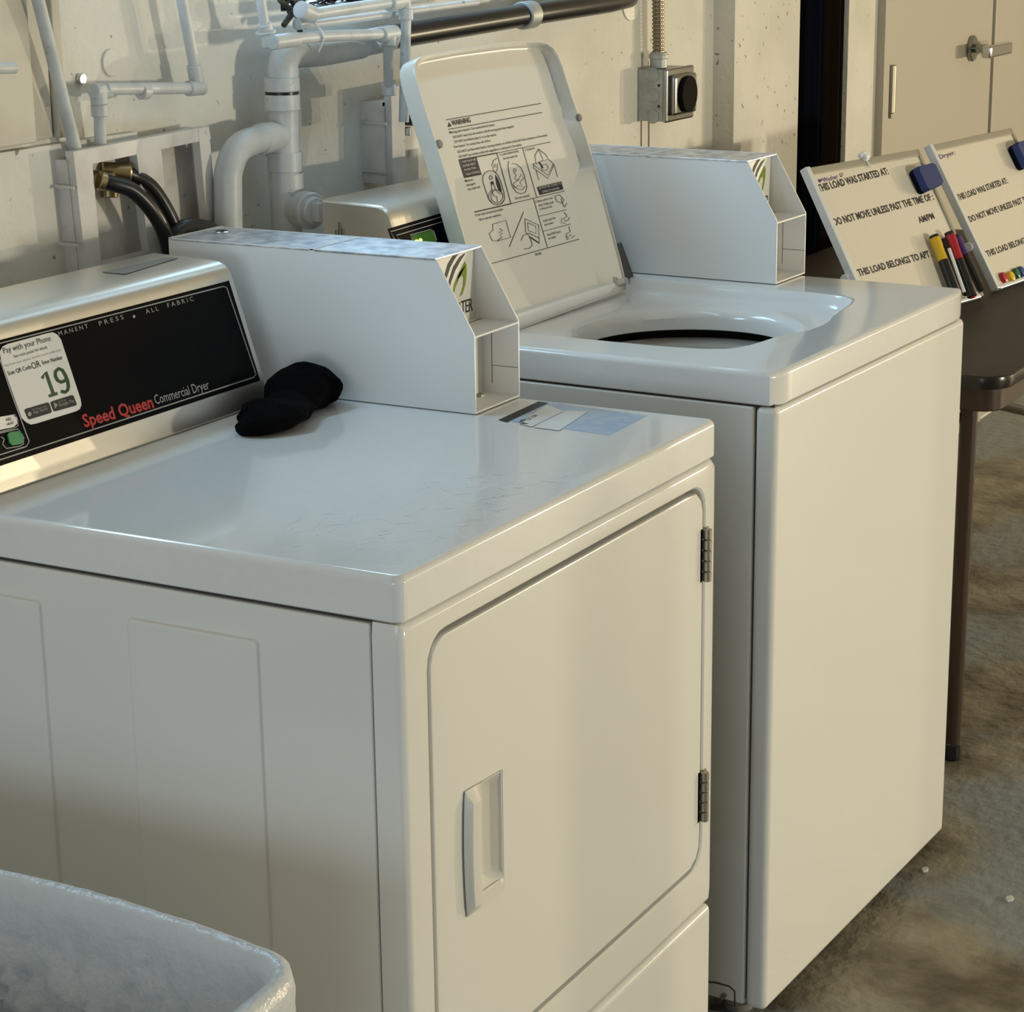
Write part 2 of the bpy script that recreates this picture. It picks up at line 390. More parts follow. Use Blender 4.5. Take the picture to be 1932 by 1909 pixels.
b = MB(); fr(b, 0, DW, DZ+.002, LID-.0016, DH, 0, SEAM); b.build('front_panel', 'enamel', dry)
b = MB(); b.box((0, .0, -.83), (DW, SEAM, DZ-.001), .009, 4); b.build('lower_panel', 'enamel', dry)
dd = None
b = MB(); g = .0054
def dl(i, y): return [Vector((p[0], y, p[1])) for p in rrect(DH[0]+g+i, DH[1]-g+.002-i, DH[2]+g+i, DH[3]-g-i, .028, 8)]
PC = (.150, -.2975); PK = raycast([(.126, -.3535), (.1738, -.3558), (.1738, -.2440), (.126, -.2412)], PC, 240, .5)
def dlr(i, y): return [Vector((p[0], y, p[1])) for p in raycast([(q.x, q.z) for q in dl(i, y)], PC, 240, .5)]
b.loops([dlr(0, .024), dlr(0, .0035), dlr(.0012, .0012), dlr(.0035, .0002), [Vector((p[0], .0002, p[1])) for p in PK]], False, False); dd = b.build('door', 'enamel', dry)
# door handle: a raised grip with a finger pocket on its right half
b = MB(); hx0, hx1, hz0, hz1 = .101, .176, -.367, -.238
prof = [(0, 0), (.0012, -.0055), (.0035, -.0082), (.011, -.0092), (.0165, -.0088), (.021, -.0055), (.029, .0055), (.036, .0105), (.058, .0125), (.066, .0105), (.0705, .006), (.0745, .0004)]
Ls = []; nz = 22
for i in range(nz+1):
    t = i/nz; z = hz0+(hz1-hz0)*t; bow = -.0035*(1-(2*t-1)**2)+.001
    e = min(1, min(t, 1-t)*11)
    ep = min(1, max(0, (t-.10)/.06)) * min(1, max(0, (1-t)/.06))
    L = []
    for x, y in prof:
        yy = y*(e if y < 0 else ep)
        # below the pocket the plate slopes flat to the door
        L.append(Vector((hx0+bow*(1-x/.0745)+x, yy-.0012, z - (x/.0745)*(.004) )))
    Ls.append(L)
V = [[b.v(p) for p in L] for L in Ls]
for A, B in zip(V, V[1:]):
    for i in range(len(A)-1): b.face([A[i], A[i+1], B[i+1], B[i]])
b.build('door_handle', 'plastic', dd, 30)
# the pocket needs a hollow in the door skin behind it
def hinge_px(z0, z1, k):
    b = MB(); x = .6505
    for i in range(5):
        a = z0+(z1-z0)*i/5; c = z0+(z1-z0)*(i+1)/5
        b.cyl((x-.002, -.0042, a+.0007), (x-.002, -.0042, c-.0007), .0052, 12, .0006)
    b.box((x, -.0022, z0), (x+.0075, .0005, z1)); b.box((x-.011, .0002, z0), (x-.003, .003, z1))
    b.build('hinge', 'hinge', dd)
hinge_px(-.1835, -.1205, 0); hinge_px(-.4792, -.4162, 1)
# control console
CX1 = .53
PROF = [(.512, .0004), (.5085, .0010), (.5072, .0030), (.5117, .0180), (.5545, .1465), (.5575, .1545), (.5635, .1610), (.573, .1645), (.59, .1655), (.665, .168), (.665, 0)]
def console(mb, x0, x1, z, f=None):
    r = .006; Ls = []
    c = (.59, .08)
    for x, s in ((x0, 1-.035), (x0+r*.4, 1-.01), (x0+r, 1), (x1-r, 1), (x1-r*.4, 1-.01), (x1, 1-.035)):
        Ls.append([Vector((x, c[0]+(y-c[0])*s, z+max(0, c[1]+(h-c[1])*s if h > .03 else h))) for y, h in PROF])
    mb.loops(Ls)
b = MB(); console(b, .012, CX1, 0); cons = b.build('console', 'steel', dry, 40)
py = lambda z: .5117+.333*(z-.018)
PL = Plane((.3, py(.08)-.0001, .08), (0, -1, .333))
b = MB(); plate(b, PL, [(-60, 899), (490, 718), (431, 529), (426, 531), (-60, 657)], .0008, -.0002)
pan = b.build('control_panel', 'black_glass', cons)
b = MB()
stroke(b, PL, [(-60, 887), (478, 712), (483, 706), (428, 543), (422, 540), (-60, 663)], 2.2, .0011)
stroke(b, PL, [(-60, 877), (50, 842), (55, 833), (20, 738), (0, 678)], 2, .0011)
stroke(b, PL, [(-30, 793), (28, 782), (33, 790), (34, 803), (26, 808), (-30, 822)], 1.6, .0011)
stroke(b, PL, [(-30, 824), (34, 809), (45, 825), (44, 838), (36, 842), (12, 846), (5, 838), (8, 828), (2, 824)], 1.6, .0011)
b.build('outline_print', 'grey_print', pan)
text_part('cycle_lettering', 'grey_print', pan, PL, 'PERMANENT', (86, 640.5), (167, 618.5), 9, 1.5, 0, .0011); text_part('cycle_lettering', 'grey_print', pan, PL, 'PRESS', (188, 614.5), (234, 601.5), 9, 1.5, 0, .0011)
text_part('cycle_lettering', 'grey_print', pan, PL, 'ALL', (276, 592), (300, 585.5), 9, 1.5, 0, .0011); text_part('cycle_lettering', 'grey_print', pan, PL, 'FABRIC', (317, 580.5), (366, 567), 9, 1.5, 0, .0011)
b = MB()
poly(b, PL, ell(253, 597, 2.6, 3.2, 8), .0011)
b.build('printed_dot', 'grey_print', pan)
b = MB(); text(b, PL, 'Speed Queen', (160, 806), (291, 768), 25, 1, .026, .0011); b.build('maker_lettering', 'red_print', pan)
b = MB(); text(b, PL, 'Commercial Dryer', (294, 763), (396, 733), 19, 1, 0, .0011); b.build('model_lettering', 'grey_print', pan)
b = MB(); plate(b, PL, [(-8, 788), (22, 783), (29, 790), (30, 800), (24, 806), (-4, 812)], .002, .0006); b1 = b.build('button', 'paper', pan)
b = MB(); text(b, PL, 'NO', (13, 795), (22, 792.5), 6, 1, .01, .003); text(b, PL, 'HEAT', (14, 803), (27, 799), 5, 1, .01, .003); b.build('lettering', 'ink', pan)
b = MB(); plate(b, PL, [(12, 820), (16, 816), (35, 813), (41, 821), (43, 833), (38, 838), (22, 841), (16, 836)], .002, .0006); b.build('button', 'greenbtn', pan)['label'] = 'green start button'
SR = [(4, 654), (14, 649), (88, 629), (98, 627), (107, 631), (114, 640), (151, 752), (153, 764), (150, 772), (143, 776), (68, 799), (58, 801), (49, 797), (40, 788), (2, 682), (-1, 664)]
b = MB(); plate(b, PL, SR, .0006, .0009); stk = b.build('sticker', 'paper', dry); stk['label'] = 'white sticker with a green number 19'
sl = .0019
b = MB()
text_part('lettering', 'ink', stk, PL, 'Pay with your Phone', (8, 667), (97, 642.5), 12, 1, -.004, sl); text_part('lettering', 'ink', stk, PL, 'See room poster for details', (27, 675), (90, 657), 6, 1, 0, sl)
text_part('lettering', 'ink', stk, PL, 'Scan QR Code', (16, 708), (60, 695), 8.5, 1, .006, sl); text_part('lettering', 'ink', stk, PL, 'Enter Number', (81, 688), (119, 677), 8, 1, .006, sl); text_part('lettering', 'ink', stk, PL, 'OR', (62, 697), (78, 691), 14, 1, 0, sl)
b = MB()
for p in ([(46, 774), (49, 771), (90, 759), (93, 761), (98, 776), (96, 779), (56, 791), (53, 790)], [(95, 760), (98, 757), (136, 745), (139, 747), (145, 762), (143, 765), (104, 776), (101, 775)]): poly(b, PL, p, sl)
b.build('store_badges', 'ink', stk)
text_part('badge_print', 'grey_print', stk, PL, 'Pay from your phone, laundry room made easy', (10, 692), (116, 661), 4.5, 1, 0, sl)
text_part('badge_print', 'grey_print', stk, PL, 'App Store', (63, 781), (90, 773), 6.5, 1, 0, sl+.0003); text_part('badge_print', 'grey_print', stk, PL, 'Google Play', (112, 767), (141, 758), 6.5, 1, 0, sl+.0003)
text_part('badge_print', 'grey_print', stk, PL, 'Download on the', (61, 774.5), (88, 767), 3, 1, 0, sl+.0003); text_part('badge_print', 'grey_print', stk, PL, 'GET IT ON', (110, 760), (124, 756), 3, 1, 0, sl+.0003)

b = MB(); poly(b, PL, ell(56, 781, 3.4, 4.2, 12), sl+.0003); b.build('badge_mark', 'grey_print', stk)
b = MB(); poly(b, PL, [(101, 759), (109, 763), (104, 771)], sl+.0003); b.build('badge_mark', 'grey_print', stk)
K = lambda x, y: (x/7.344, 620+y/7.344)
b = MB(); stroke(b, PL, [K(588, 690), K(636, 602), K(745, 915)], 6.2, sl); stroke(b, PL, [K(680, 935), K(800, 895)], 5.6, sl+.0002)
b.build('number_one', 'green_print', stk)
b = MB(); stroke(b, PL, [K(900, 720), K(850, 742), K(800, 715), K(768, 655), K(772, 590), K(815, 553), K(865, 575), K(905, 640), (K(938, 720)), K(950, 800), K(940, 850), K(905, 880), K(845, 868)], 6.2, sl); stroke(b, PL, [K(850, 742), K(900, 720), K(926, 690)], 5.5, sl+.0002)
b.build('number_nine', 'green_print', stk)
PT = Plane((.3, .62, .1668), (0, -.02, 1))
b = MB(); plate(b, PT, [(193, 514), (318, 486), (336, 487), (236, 517)], .0006, .0002); b.build('top_plate', 'rubber', cons)
# fine scratches worn into the dryer top
M['scratch'] = mat('worn_scratches', (.92, .94, .96), .4)
TPs = Plane((0, 0, 0), (0, 0, 1)); b = MB(); rs = random.Random(11)
for i in range(170):
    u = rs.random(); cx_, cy_ = (rs.gauss(960, 75), rs.gauss(945, 42)) if u < .62 else (rs.gauss(700, 80), rs.gauss(1005, 25))
    if cy_ > 1082-.52*max(0, cx_-760)-18 or cy_ < 850: continue
    a = rs.gauss(-.3, .7); l = rs.uniform(6, 40); k = rs.uniform(-.12, .12)
    stroke(b, TPs, [(cx_+l*t*math.cos(a+k*t), cy_+l*t*math.sin(a+k*t)*.55) for t in (-.5, -.25, 0, .25, .5)], rs.uniform(.3, .7), .0003)
b.build('scratches', 'scratch', dry)['kind'] = 'stuff'
# instruction label on the dryer top
TP = Plane((0, 0, 0), (0, 0, 1))
b = MB(); plate(b, TP, [(942, 793), (1025, 757), (1222, 785), (1152, 822)], .0004); lb = b.build('instruction_label', 'blue_label', dry)
b = MB(); poly(b, TP, [(940, 792), (1016, 757), (1034, 760), (957, 796)], .0007); b.build('label_band', 'ink', lb)
b = MB(); poly(b, TP, [(978, 799), (1031, 764), (1064, 775), (1003, 805)], .0007); b.build('label_card', 'paper', lb)
b = MB()
for k in (0, 3, 6): stroke(b, TP, [(985+k, 791), (980+k, 796), (983+k*1.4, 799), (990+k, 799)], 1.3, .0009)
text(b, TP, 'CSC SW', (997, 793), (1018, 783), 6, 1, 0, .0009); b.build('label_lettering', 'ink', lb)
b = MB(); poly(b, TP, [(1006, 806), (1066, 775), (1110, 776), (1055, 812)], .0007); b.build('label_field', 'paper', lb)

# ------------------------------------------------------------------ coin meter boxes
BW, BF, BH, BD = .10557, .09135, .17667, .04945
def meter(f, loc, z0, label, cleared):
    t = thing('coin_meter', loc, label, 'coin box', 'coin meters on the machines')
    dback = .428; e = .0022
    prof = [(0, 0), (0, BF), (BD, BH), (dback, BH), (dback, 0)]
    for x in (0, BW-e):
        b = MB(f); b.prism([(x, y, z+z0+.0012) for y, z in prof], (e, 0, 0)); b.build('side_plate', 'meter', t)
    b = MB(f); b.box((e, 0, z0+.0012), (BW-e, dback, z0+e+.0012)); b.box((e, 0, z0+BF-e), (BW-e, .062, z0+BF)); b.box((e, dback-e, z0), (BW-e, dback, z0+BH-.001))
    b.box((e, .048, z0+e), (BW-e, .050, z0+BF)); b.build('casing', 'meter', t)
    b = MB(f); b.box((e, BD+.008, z0+BF), (BW-e, BD+.0095, z0+BH-.001)); lp = b.build('logo_plate', 'plastic', t)
    b = MB(f); b.box((-.0006, BD-.0005, z0+BH-.0015), (BW+.0006, .215, z0+BH+.001), .0006)
    b.build('cover_plate', 'galv', t)
    b = MB(f); b.box((-.0002, .222, z0+BH-.0015), (BW+.0002, dback, z0+BH+.0006), .0005); bp = b.build('back_plate', 'galv', t)
    b = MB(f); b.box((0, .2155, z0+BH-.001), (BW, .2215, z0+BH+.0014), .0005); b.build('edge_strip', 'line', t)
    b = MB(f); b.box((.0, dback-.006, z0+BH), (BW, dback, z0+BH+.002), .0006); b.build('edge_strip', 'line', t)
    b = MB(f); b.cyl((.066, .396, z0+BH-.004), (.066, .396, z0+BH+.003), .010, 18, .0008); b.build('lock', 'chrome', bp)
    b = MB(f); b.cyl((.066, .396, z0+BH+.0031), (.066, .396, z0+BH+.0035), .007, 16); b.build('keyhole', 'ink', bp)
    # inside the tray: latch strip and bolt
    b = MB(f); b.box((BW-e-.0005, .001, z0+.0358), (BW-e, .0365, z0+.0363)); b.box((BW-e-.0005, .036, z0+.014), (BW-e, .0365, z0+BF-e)); b.build('tray_seam', 'gap', t)
    b = MB(f); b.cyl((BW*.72, .038, z0+e), (BW*.72, .038, z0+e+.004), .006, 6); b.build('bolt', 'hinge', t)
    # printed emblem: two dark arcs and a green leaf, and the end of a name under it
    y = BD+.0075; A = f(Vector((0, y, z0+BF))); B = f(Vector((BW, y, z0+BF))); U = Vector((0, 0, 1)); X = (B-A).normalized()
    lg = Plane(A, X.cross(U)); o_ = A
    def P(px, pz): return A+X*px+U*pz
    def arc(mb, pts, w0):
        n = len(pts); R = []
        for i, (px, pz) in enumerate(pts):
            a = pts[max(i-1, 0)]; c = pts[min(i+1, n-1)]; dx, dz = c[0]-a[0], c[1]-a[1]; l = math.hypot(dx, dz)
            w = w0*(.25+math.sin(math.pi*min(1, i/(n-1)))**.7)/2
            R.append((mb.v(P(px-dz/l*w, pz+dx/l*w)), mb.v(P(px+dz/l*w, pz-dx/l*w))))
        for (a, c), (d, e2) in zip(R, R[1:]): mb.face([a, c, e2, d])
    k = .001
    b = MB(); arc(b, [(.030, .042), (.034, .058), (.043, .071), (.054, .079), (.064, .082)], .0055); arc(b, [(.040, .038), (.045, .053), (.055, .066), (.068, .075), (.080, .080)], .005)
    V, Fs = glyphs('SMARTER', .9)
    xs = [v.x for v in V]; sx = (.096-.030)/(max(xs)-min(xs))
    vv = [b.v(P(.030+(v.x-min(xs))*sx, .010+v.y*.0225)) for v in V]
    for q in Fs: b.face([vv[i] for i in q])
    b.build('lettering', 'ink', lp)
    b = MB(); arc(b, [(.050, .034), (.056, .046), (.066, .057), (.080, .066)], .004)
    b.fan([P(.058, .048), (P(.064, .057)), P(.076, .068), P(.080, .071), P(.083, .066), P(.083, .056), P(.080, .044), P(.073, .034), P(.066, .031), P(.074, .042), P(.076, .052), P(.072, .056), P(.064, .053)])
    b.build('leaf_emblem', 'logo', lp)
    return t
bx, by = .57565, .25508
meter(lambda p: p+Vector((bx, by, 0)), (bx+BW/2, by+.2, 0), 0, 'white coin meter box with a green leaf emblem standing on the dryer top', 1)

# ------------------------------------------------------------------ washer (turned 1.7 degrees)
TH = -.02905; WX, WY, WZ, WB, WL, WW = .84104, -.00692, .02225, -.82066, -.04152, .6628
ct, st = math.cos(TH), math.sin(TH)
g = lambda p: Vector((WX+ct*p[0]-st*p[1], WY+st*p[0]+ct*p[1], p[2]))
gi = lambda P: Vector((ct*(P[0]-WX)+st*(P[1]-WY), -st*(P[0]-WX)+ct*(P[1]-WY), P[2]))
wr = g(Vector((WW/2, .34, ZF))); was = thing('washer', wr, 'white top-loading washing machine with its lid standing open', 'washer')
meter(lambda p: g(Vector((p[0]+.56531, p[1]+.25503, p[2]))), g(Vector((.6, .45, WZ))), WZ, 'white coin meter box with a green leaf emblem standing on the washer top', 0)
ZT = WZ+WL
b = MB(g)
b.box((.006, .006, WB+.01), (.012, .68, ZT+.002)); b.box((WW-.012, .006, WB+.01), (WW-.006, .68, ZT+.002)); b.box((.012, .03, WB+.02), (WW-.012, .036, ZT)); b.box((.012, .674, WB+.02), (WW-.012, .68, ZT))
b.build('inner_cabinet', 'gap', was)
b = MB(g); b.box((0, .0305, WB+.004), (.012, .69, ZT-.003), .0025, 3); sp = b.build('side_panel', 'enamel', was)
b = MB(g); b.box((WW-.012, .0305, WB+.004), (WW, .69, ZT-.003), .0025, 3); b.build('side_panel', 'enamel', was)
b = MB(g); b.box((0, 0, WB), (WW, .029, ZT-.0014), .009, 4); b.build('front_panel', 'enamel', was)
# stamped foot bracket at the lower end of the left side
q = Plane(g(Vector((0, .1, -.8))), g(Vector((1, 0, 0)))-g(Vector((0, 0, 0))))
b = MB(); stroke(b, q, [(1334, 1852), (1352, 1854), (1376, 1861), (1386, 1870), (1386, 1899)], 2.6, .0012); b.build('stamped_edge', 'gap', sp)
b = MB(); plate(b, q, ell(1366, 1878, 6, 6, 10), .004); b.build('bolt', 'hinge', sp)
# four levelling feet
for x, y in ((.05, .06), (WW-.05, .06), (.05, .63), (WW-.05, .63)):
    b = MB(g); b.cyl((x, y, ZF), (x, y, ZF+.010), .020, 16, .002); b.cyl((x, y, ZF+.008), (x, y, WB+.03), .006, 10); b.build('foot', 'rubber', was)
for x, y in ((.05, .05), (DW-.05, .05), (.05, .63), (DW-.05, .63)):
    b = MB(); b.cyl((x, y, ZF), (x, y, ZF+.012), .020, 16, .002); b.cyl((x, y, ZF+.01), (x, y, -.82), .006, 10); b.build('foot', 'rubber', dry)
# top with the sunken lid seat and the tub opening
N = 128; cc = (.30, .265); RC = -.018
SY = gi(onZ(1183, 547, WZ-.013))[1]+.012
seat = [(.085, SY), (.085, .33), (.088, .20), (.096, .145), (.112, .117), (.14, .104), (.175, .099), (.21, .096), (.24, .088), (.265, .078), (.30, .075), (.335, .077), (.37, .087), (.42, .094), (.47, .101), (.505, .110), (.523, .130), (.529, .16), (.529, SY)]
hole = ell(.305, .27, .158, .150, 64)
outer = lambda i: rrect(i, WW-i, i, .69-i, max(.012-i, .002), 5)
def lp(P, z): return [Vector((x, y, z)) for x, y in P]
R = lambda P: raycast(P, cc, N, .37)
def grow(P, k): return [(cc[0]+(x-cc[0])*k, cc[1]+(y-cc[1])*k) for x, y in P]
b = MB(g); S = R(seat); H = R(hole)
Ls = [lp(R(outer(.0015)), ZT), lp(R(outer(0)), ZT+.0015)]
for a in (0, 30, 60, 90):
    t = math.radians(a); Ls.append(lp(R(outer(.0075*(1-math.cos(t)))), WZ-.0075+.0075*math.sin(t)))
def mixp(A, B, t): return [(a[0]+(c[0]-a[0])*t, a[1]+(c[1]-a[1])*t) for a, c in zip(A, B)]
Ls += [lp(grow(S, 1.02), WZ), lp(S, WZ-.001), lp(grow(S, .988), WZ-.005), lp(grow(S, .972), WZ+RC+.004), lp(grow(S, .955), WZ+RC), lp(mixp(S, H, .5), WZ+RC-.003), lp(mixp(S, H, .8), WZ+RC-.006), lp(mixp(S, H, .93), WZ+RC-.010), lp(H, WZ+RC-.018), lp(grow(H, .985), WZ+RC-.034), lp(grow(H, 1.02), WZ+RC-.036)]
b.loops(Ls, False, False); b.build('top', 'enamel_top', was)
b = MB(g); cz = WZ+RC
def circ(r, z): return [Vector((.305+r*math.cos(2*math.pi*i/48), .27+r*.95*math.sin(2*math.pi*i/48), z)) for i in range(48)]
b.loops([circ(.215, cz-.075), circ(.19, cz-.052), circ(.175, cz-.050), circ(.163, cz-.056), circ(.158, cz-.075), circ(.163, cz-.09)], False, False); tb_ = b.build('tub_ring', 'plastic', was)
b = MB(g); b.loops([circ(.162, cz-.088), circ(.215, cz-.13), circ(.215, -.6), circ(.05, -.62)], False, True); bk = b.build('basket', 'steel', was)
b = MB(g); b.loops([circ(.245, cz-.02), circ(.245, -.64), circ(.02, -.66)], False, True); b.build('outer_tub', 'gap', was)
b = MB(g)
b.loops([circ(.12, -.62), circ(.07, -.52), circ(.04, -.42), circ(.035, -.25), circ(.02, -.24)], True, True); b.build('agitator', 'plastic', was)
# lid, standing open and leaning back on its rear hinge
LB = onZ(1183, 547, WZ-.013); ex = g(Vector((1, 0, 0)))-g(Vector((0, 0, 0))); ey = g(Vector((0, 1, 0)))-g(Vector((0, 0, 0)))
lean = math.radians(18); lu = Vector((0, 0, 1))*math.cos(lean)+ey*math.sin(lean); ln = ex.cross(lu)
LP = Plane(LB, ln)
LD = .021; LPP = Plane(LB-LP.n*LD, LP.n)
rim = [(1184, 547), (1172, 494), (1134, 350), (1108, 264), (1078.5, 180), (1061, 124), (1052, 101), (1043, 88), (1031, 79.5), (1015, 77), (967, 78), (930, 82), (858, 93), (805, 103), (790, 108), (782, 115), (780, 126), (784, 150), (803, 215), (826, 285), (850, 365), (874, 448), (902, 540), (932, 640)]
plt_ = [(1134, 553), (1084, 392), (1079, 374), (1079, 360), (1083, 345), (1094, 312), (1093, 303), (1067, 240), (1061, 219), (1046, 148), (1036, 110), (1029, 97), (1018, 90), (960, 93), (860, 106), (800, 117), (789, 121), (783, 132), (786, 150), (806, 213), (829, 283), (853, 362), (878, 448), (906, 545), (930, 622)]
ip = lambda p, l: ((LP.at(*p, l)-LB).dot(ex), (LP.at(*p, l)-LB).dot(lu))
RIM = [ip(p, 0) for p in rim]; PLT = [ip(p, -LD) for p in plt_]
lc = (sum(p[0] for p in PLT)/len(PLT), .19); NL = 200
PLT = [(max(x, RX), y) for (x, y), RX in [((x, y), min(q[0] for q in RIM)+.010+ (.0 if y > .02 else .0)) for x, y in PLT]]
def lo(P, d, k=0):
    out = []
    for x, y in raycast(P, lc, NL, .23):
        l = math.hypot(x-lc[0], y-lc[1]); s = 1-k/l; out.append(LB+ex*(lc[0]+(x-lc[0])*s)+lu*(lc[1]+(y-lc[1])*s)+LP.n*d)
    return out
b = MB()
b.loops([lo(RIM, -LD-.006, .004), lo(RIM, -LD-.002, .001), lo(RIM, -.002), lo(RIM, .0005, .0008), lo(RIM, .0005, .0026), lo(RIM, -.003, .0034), lo(PLT, -LD+.001, -.001), lo(PLT, -LD, .001), lo(PLT, -LD, .004)])
lid = b.build('lid', 'lid', was, 40)
LPr, LP = LP, LPP
for p, m in (((828, 272), 8.5), ((1092, 222), 7)):
    P = LPr.at(*p); r = pxr(m*2, P)
    b = MB(); b.cyl(P-LP.n*.003, P+LP.n*.0035, r, 18, .0015); b.build('bumper', 'rubber', lid)
b = MB()
plate(b, LP, [(1152, 463), (1160, 461), (1184, 528), (1180, 538), (1166, 540), (1160, 528)], .012, .003); b.build('hinge', 'darkmetal', lid)
b = MB(); P = LPr.at(1173, 533); b.cyl(P-LP.n*.008, P+LP.n*.010, .006, 14, .001); b.build('hinge_pin', 'chrome', lid)
# printing on the lid
PX = lambda x, y: (830+x/6.818, 200+y/6.818)
b = MB()
S_ = lambda pts, w=1.1, close=False: stroke(b, LP, [PX(*p) for p in pts], w, .0007, close)
def TX(t, a, c, cap=4.6, bold=.014): text(b, LP, t, PX(*a), PX(*c), cap, 1, bold, .0007)
stroke(b, LP, [(842, 226), (1021, 195)], 1.3, .0007); stroke(b, LP, [(846.5, 244), (1023, 212)], 1.3, .0007)
TX('WARNING', (162, 252), (402, 207), 10, .02); poly(b, LP, [PX(105, 270), PX(152, 262), PX(118, 205)], .0007)
TX('Moving parts hazard. Can cause serious injury.', (130, 355), (710, 250)); TX('DO NOT reach into the washer until all moving parts have stopped.', (178, 415), (956, 272))
TX('DO NOT let children play in or on the washer.', (195, 475), (736, 378)); TX('Fire hazard. To reduce the risk of fire:', (190, 540), (657, 456))
TX('DO NOT put flammable liquids, cleaning solvents, or articles soiled with these substances, in the washer.', (235, 605), (1393, 384)); TX('DO NOT put articles soiled with vegetable or cooking oil in the washer.', (252, 666), (1062, 507))
S_([(247, 694), (740, 604)], 2.2); S_([(740, 604), (1425, 462)], 1.1)
poly(b, LP, [PX(*p) for p in ((245, 700), (470, 658), (538, 882), (315, 926))], .0006); poly(b, LP, [PX(*p) for p in ((1250, 1043), (1562, 968), (1590, 1070), (1285, 1145))], .0006)
for t, a, c in (('Measure', (330, 978), (432, 955)), ('detergent', (347, 1032), (465, 1005)), ('into wash tub.', (365, 1086), (528, 1048)), ('2. Load clothes loosely', (780, 642), (1018, 588)), ('into the wash tub.', (820, 690), (1006, 650)), ('3. Close lid.', (1100, 580), (1226, 550)), ('Do not overload.', (978, 1202), (1158, 1160)), ('4. Set wash temperature and/or', (462, 1420), (822, 1338)), ('fabric selector switches.', (510, 1476), (792, 1408)), ('5. Place coins in coin', (1235, 1246), (1456, 1190)), ('slots. If slide, push', (1275, 1292), (1468, 1246)), ('in then pull out.', (1290, 1338), (1448, 1300)), ('Insert card into', (1335, 1492), (1490, 1448)), ('slot to start.', (1350, 1542), (1466, 1508)), ('Press START button', (1385, 1672), (1556, 1625)), ('to start.', (1400, 1718), (1500, 1690)), ('201400', (1230, 1925), (1310, 1906))): TX(t, a, c, 4.4)
S_([(735, 602), (915, 1252)]); S_([(1065, 537), (1250, 1182)], .9); S_([(1205, 1190), (1385, 1815)], .9)
S_([(447, 1364), (922, 1254)], 2); S_([(922, 1254), (1605, 1092)], 1.1); S_([(1275, 1420), (1630, 1332)], .9); S_([(1330, 1612), (1685, 1516)], .9)
stroke(b, LP, [(928.6, 497), (1093, 451)], 1.2, .0007)
S_([(640, 830), (580, 858), (552, 910), (556, 980), (590, 1085), (628, 1190), (675, 1248), (740, 1270), (800, 1252), (835, 1195), (826, 1110), (785, 970), (745, 885), (700, 838)], 1.1, True)
S_(ell(735, 1160, 78, 82, 22), 1, True); S_(ell(735, 1165, 108, 100, 24)[2:18], .9); S_(ell(657, 920, 20, 24, 12), 1, True)
poly(b, LP, [PX(*p) for p in ((652, 975), (690, 966), (696, 1003), (660, 1012))], .0007)
S_([(690, 1000), (720, 1075), (760, 1120), (800, 1130)], .9); S_([(665, 1010), (670, 1090), (690, 1150), (735, 1165), (742, 1230)], .9)
poly(b, LP, [PX(*p) for p in ((712, 878), (735, 915), (765, 970), (798, 1085), (785, 1112), (758, 1085), (728, 1000))], .0007)
S_([(738, 668), (690, 700), (668, 770), (690, 775), (715, 740), (720, 775), (680, 800), (718, 862), (745, 800), (740, 740)], 1)
S_([(888, 705), (878, 770), (895, 880), (935, 1040), (985, 1108), (1045, 1130), (1105, 1105), (1120, 1040), (1088, 890), (1045, 795), (985, 745), (925, 742)], 1)
S_(ell(965, 825, 18, 20, 12), .9, True); S_([(950, 850), (985, 890), (960, 930), (1010, 960), (1050, 870), (1080, 930), (1030, 980), (1070, 1040), (1000, 1020), (960, 1060), (945, 1000), (1010, 940)], .9); S_([(940, 1010), (990, 1060), (1060, 1080), (1100, 1030)], .9)
S_([(1268, 552), (1225, 635), (1240, 750), (1320, 700), (1400, 690), (1360, 620)], 1, True); S_([(1268, 552), (1330, 690)], .8)
S_([(1225, 740), (1205, 740), (1210, 800), (1390, 930), (1472, 752), (1405, 690)], 1); S_([(1210, 760), (1388, 890), (1462, 740)], .8); S_([(1240, 830), (1275, 950)], .8); S_([(1475, 760), (1515, 915)], .8)
poly(b, LP, [PX(*p) for p in ((1265, 715), (1285, 715), (1335, 795), (1325, 805))], .0007); S_(ell(1350, 790, 45, 40, 14, -.3), .8, True)
S_([(680, 1520), (850, 1470), (912, 1690), (740, 1735), (675, 1730), (635, 1640), (685, 1595)], 1, True); S_([(770, 1575), (810, 1600), (760, 1625), (815, 1640), (775, 1660), (800, 1690), (740, 1730)], 1.1)
S_([(1078, 1360), (895, 1810)], 1.1)
S_([(1095, 1450), (1272, 1530), (1282, 1770), (1170, 1690), (1105, 1620)], .9, True); S_([(1130, 1500), (1235, 1545), (1240, 1640), (1140, 1600)], .9, True)
S_([(1045, 1730), (1075, 1660), (1150, 1635), (1280, 1700)], 1); S_([(1170, 1690), (1275, 1760)], 2); S_([(1150, 1680), (1175, 1730), (1190, 1790), (1150, 1830), (1085, 1838)], 1)
S_([(1480, 1160), (1540, 1140), (1600, 1210), (1570, 1250), (1500, 1220)], 1, True); S_([(1560, 1190), (1590, 1280), (1605, 1300), (1635, 1250)], 1)
S_([(1600, 1365), (1640, 1420), (1600, 1440), (1610, 1480), (1650, 1470), (1670, 1430)], 1); S_([(1575, 1440), (1560, 1500), (1620, 1510)], .9)
S_([(1660, 1550), (1680, 1620), (1630, 1640), (1640, 1690), (1690, 1650), (1700, 1700), (1740, 1660)], 1); S_([(1620, 1660), (1640, 1720), (1670, 1700)], .9)
b.build('warning_print', 'ink', lid)
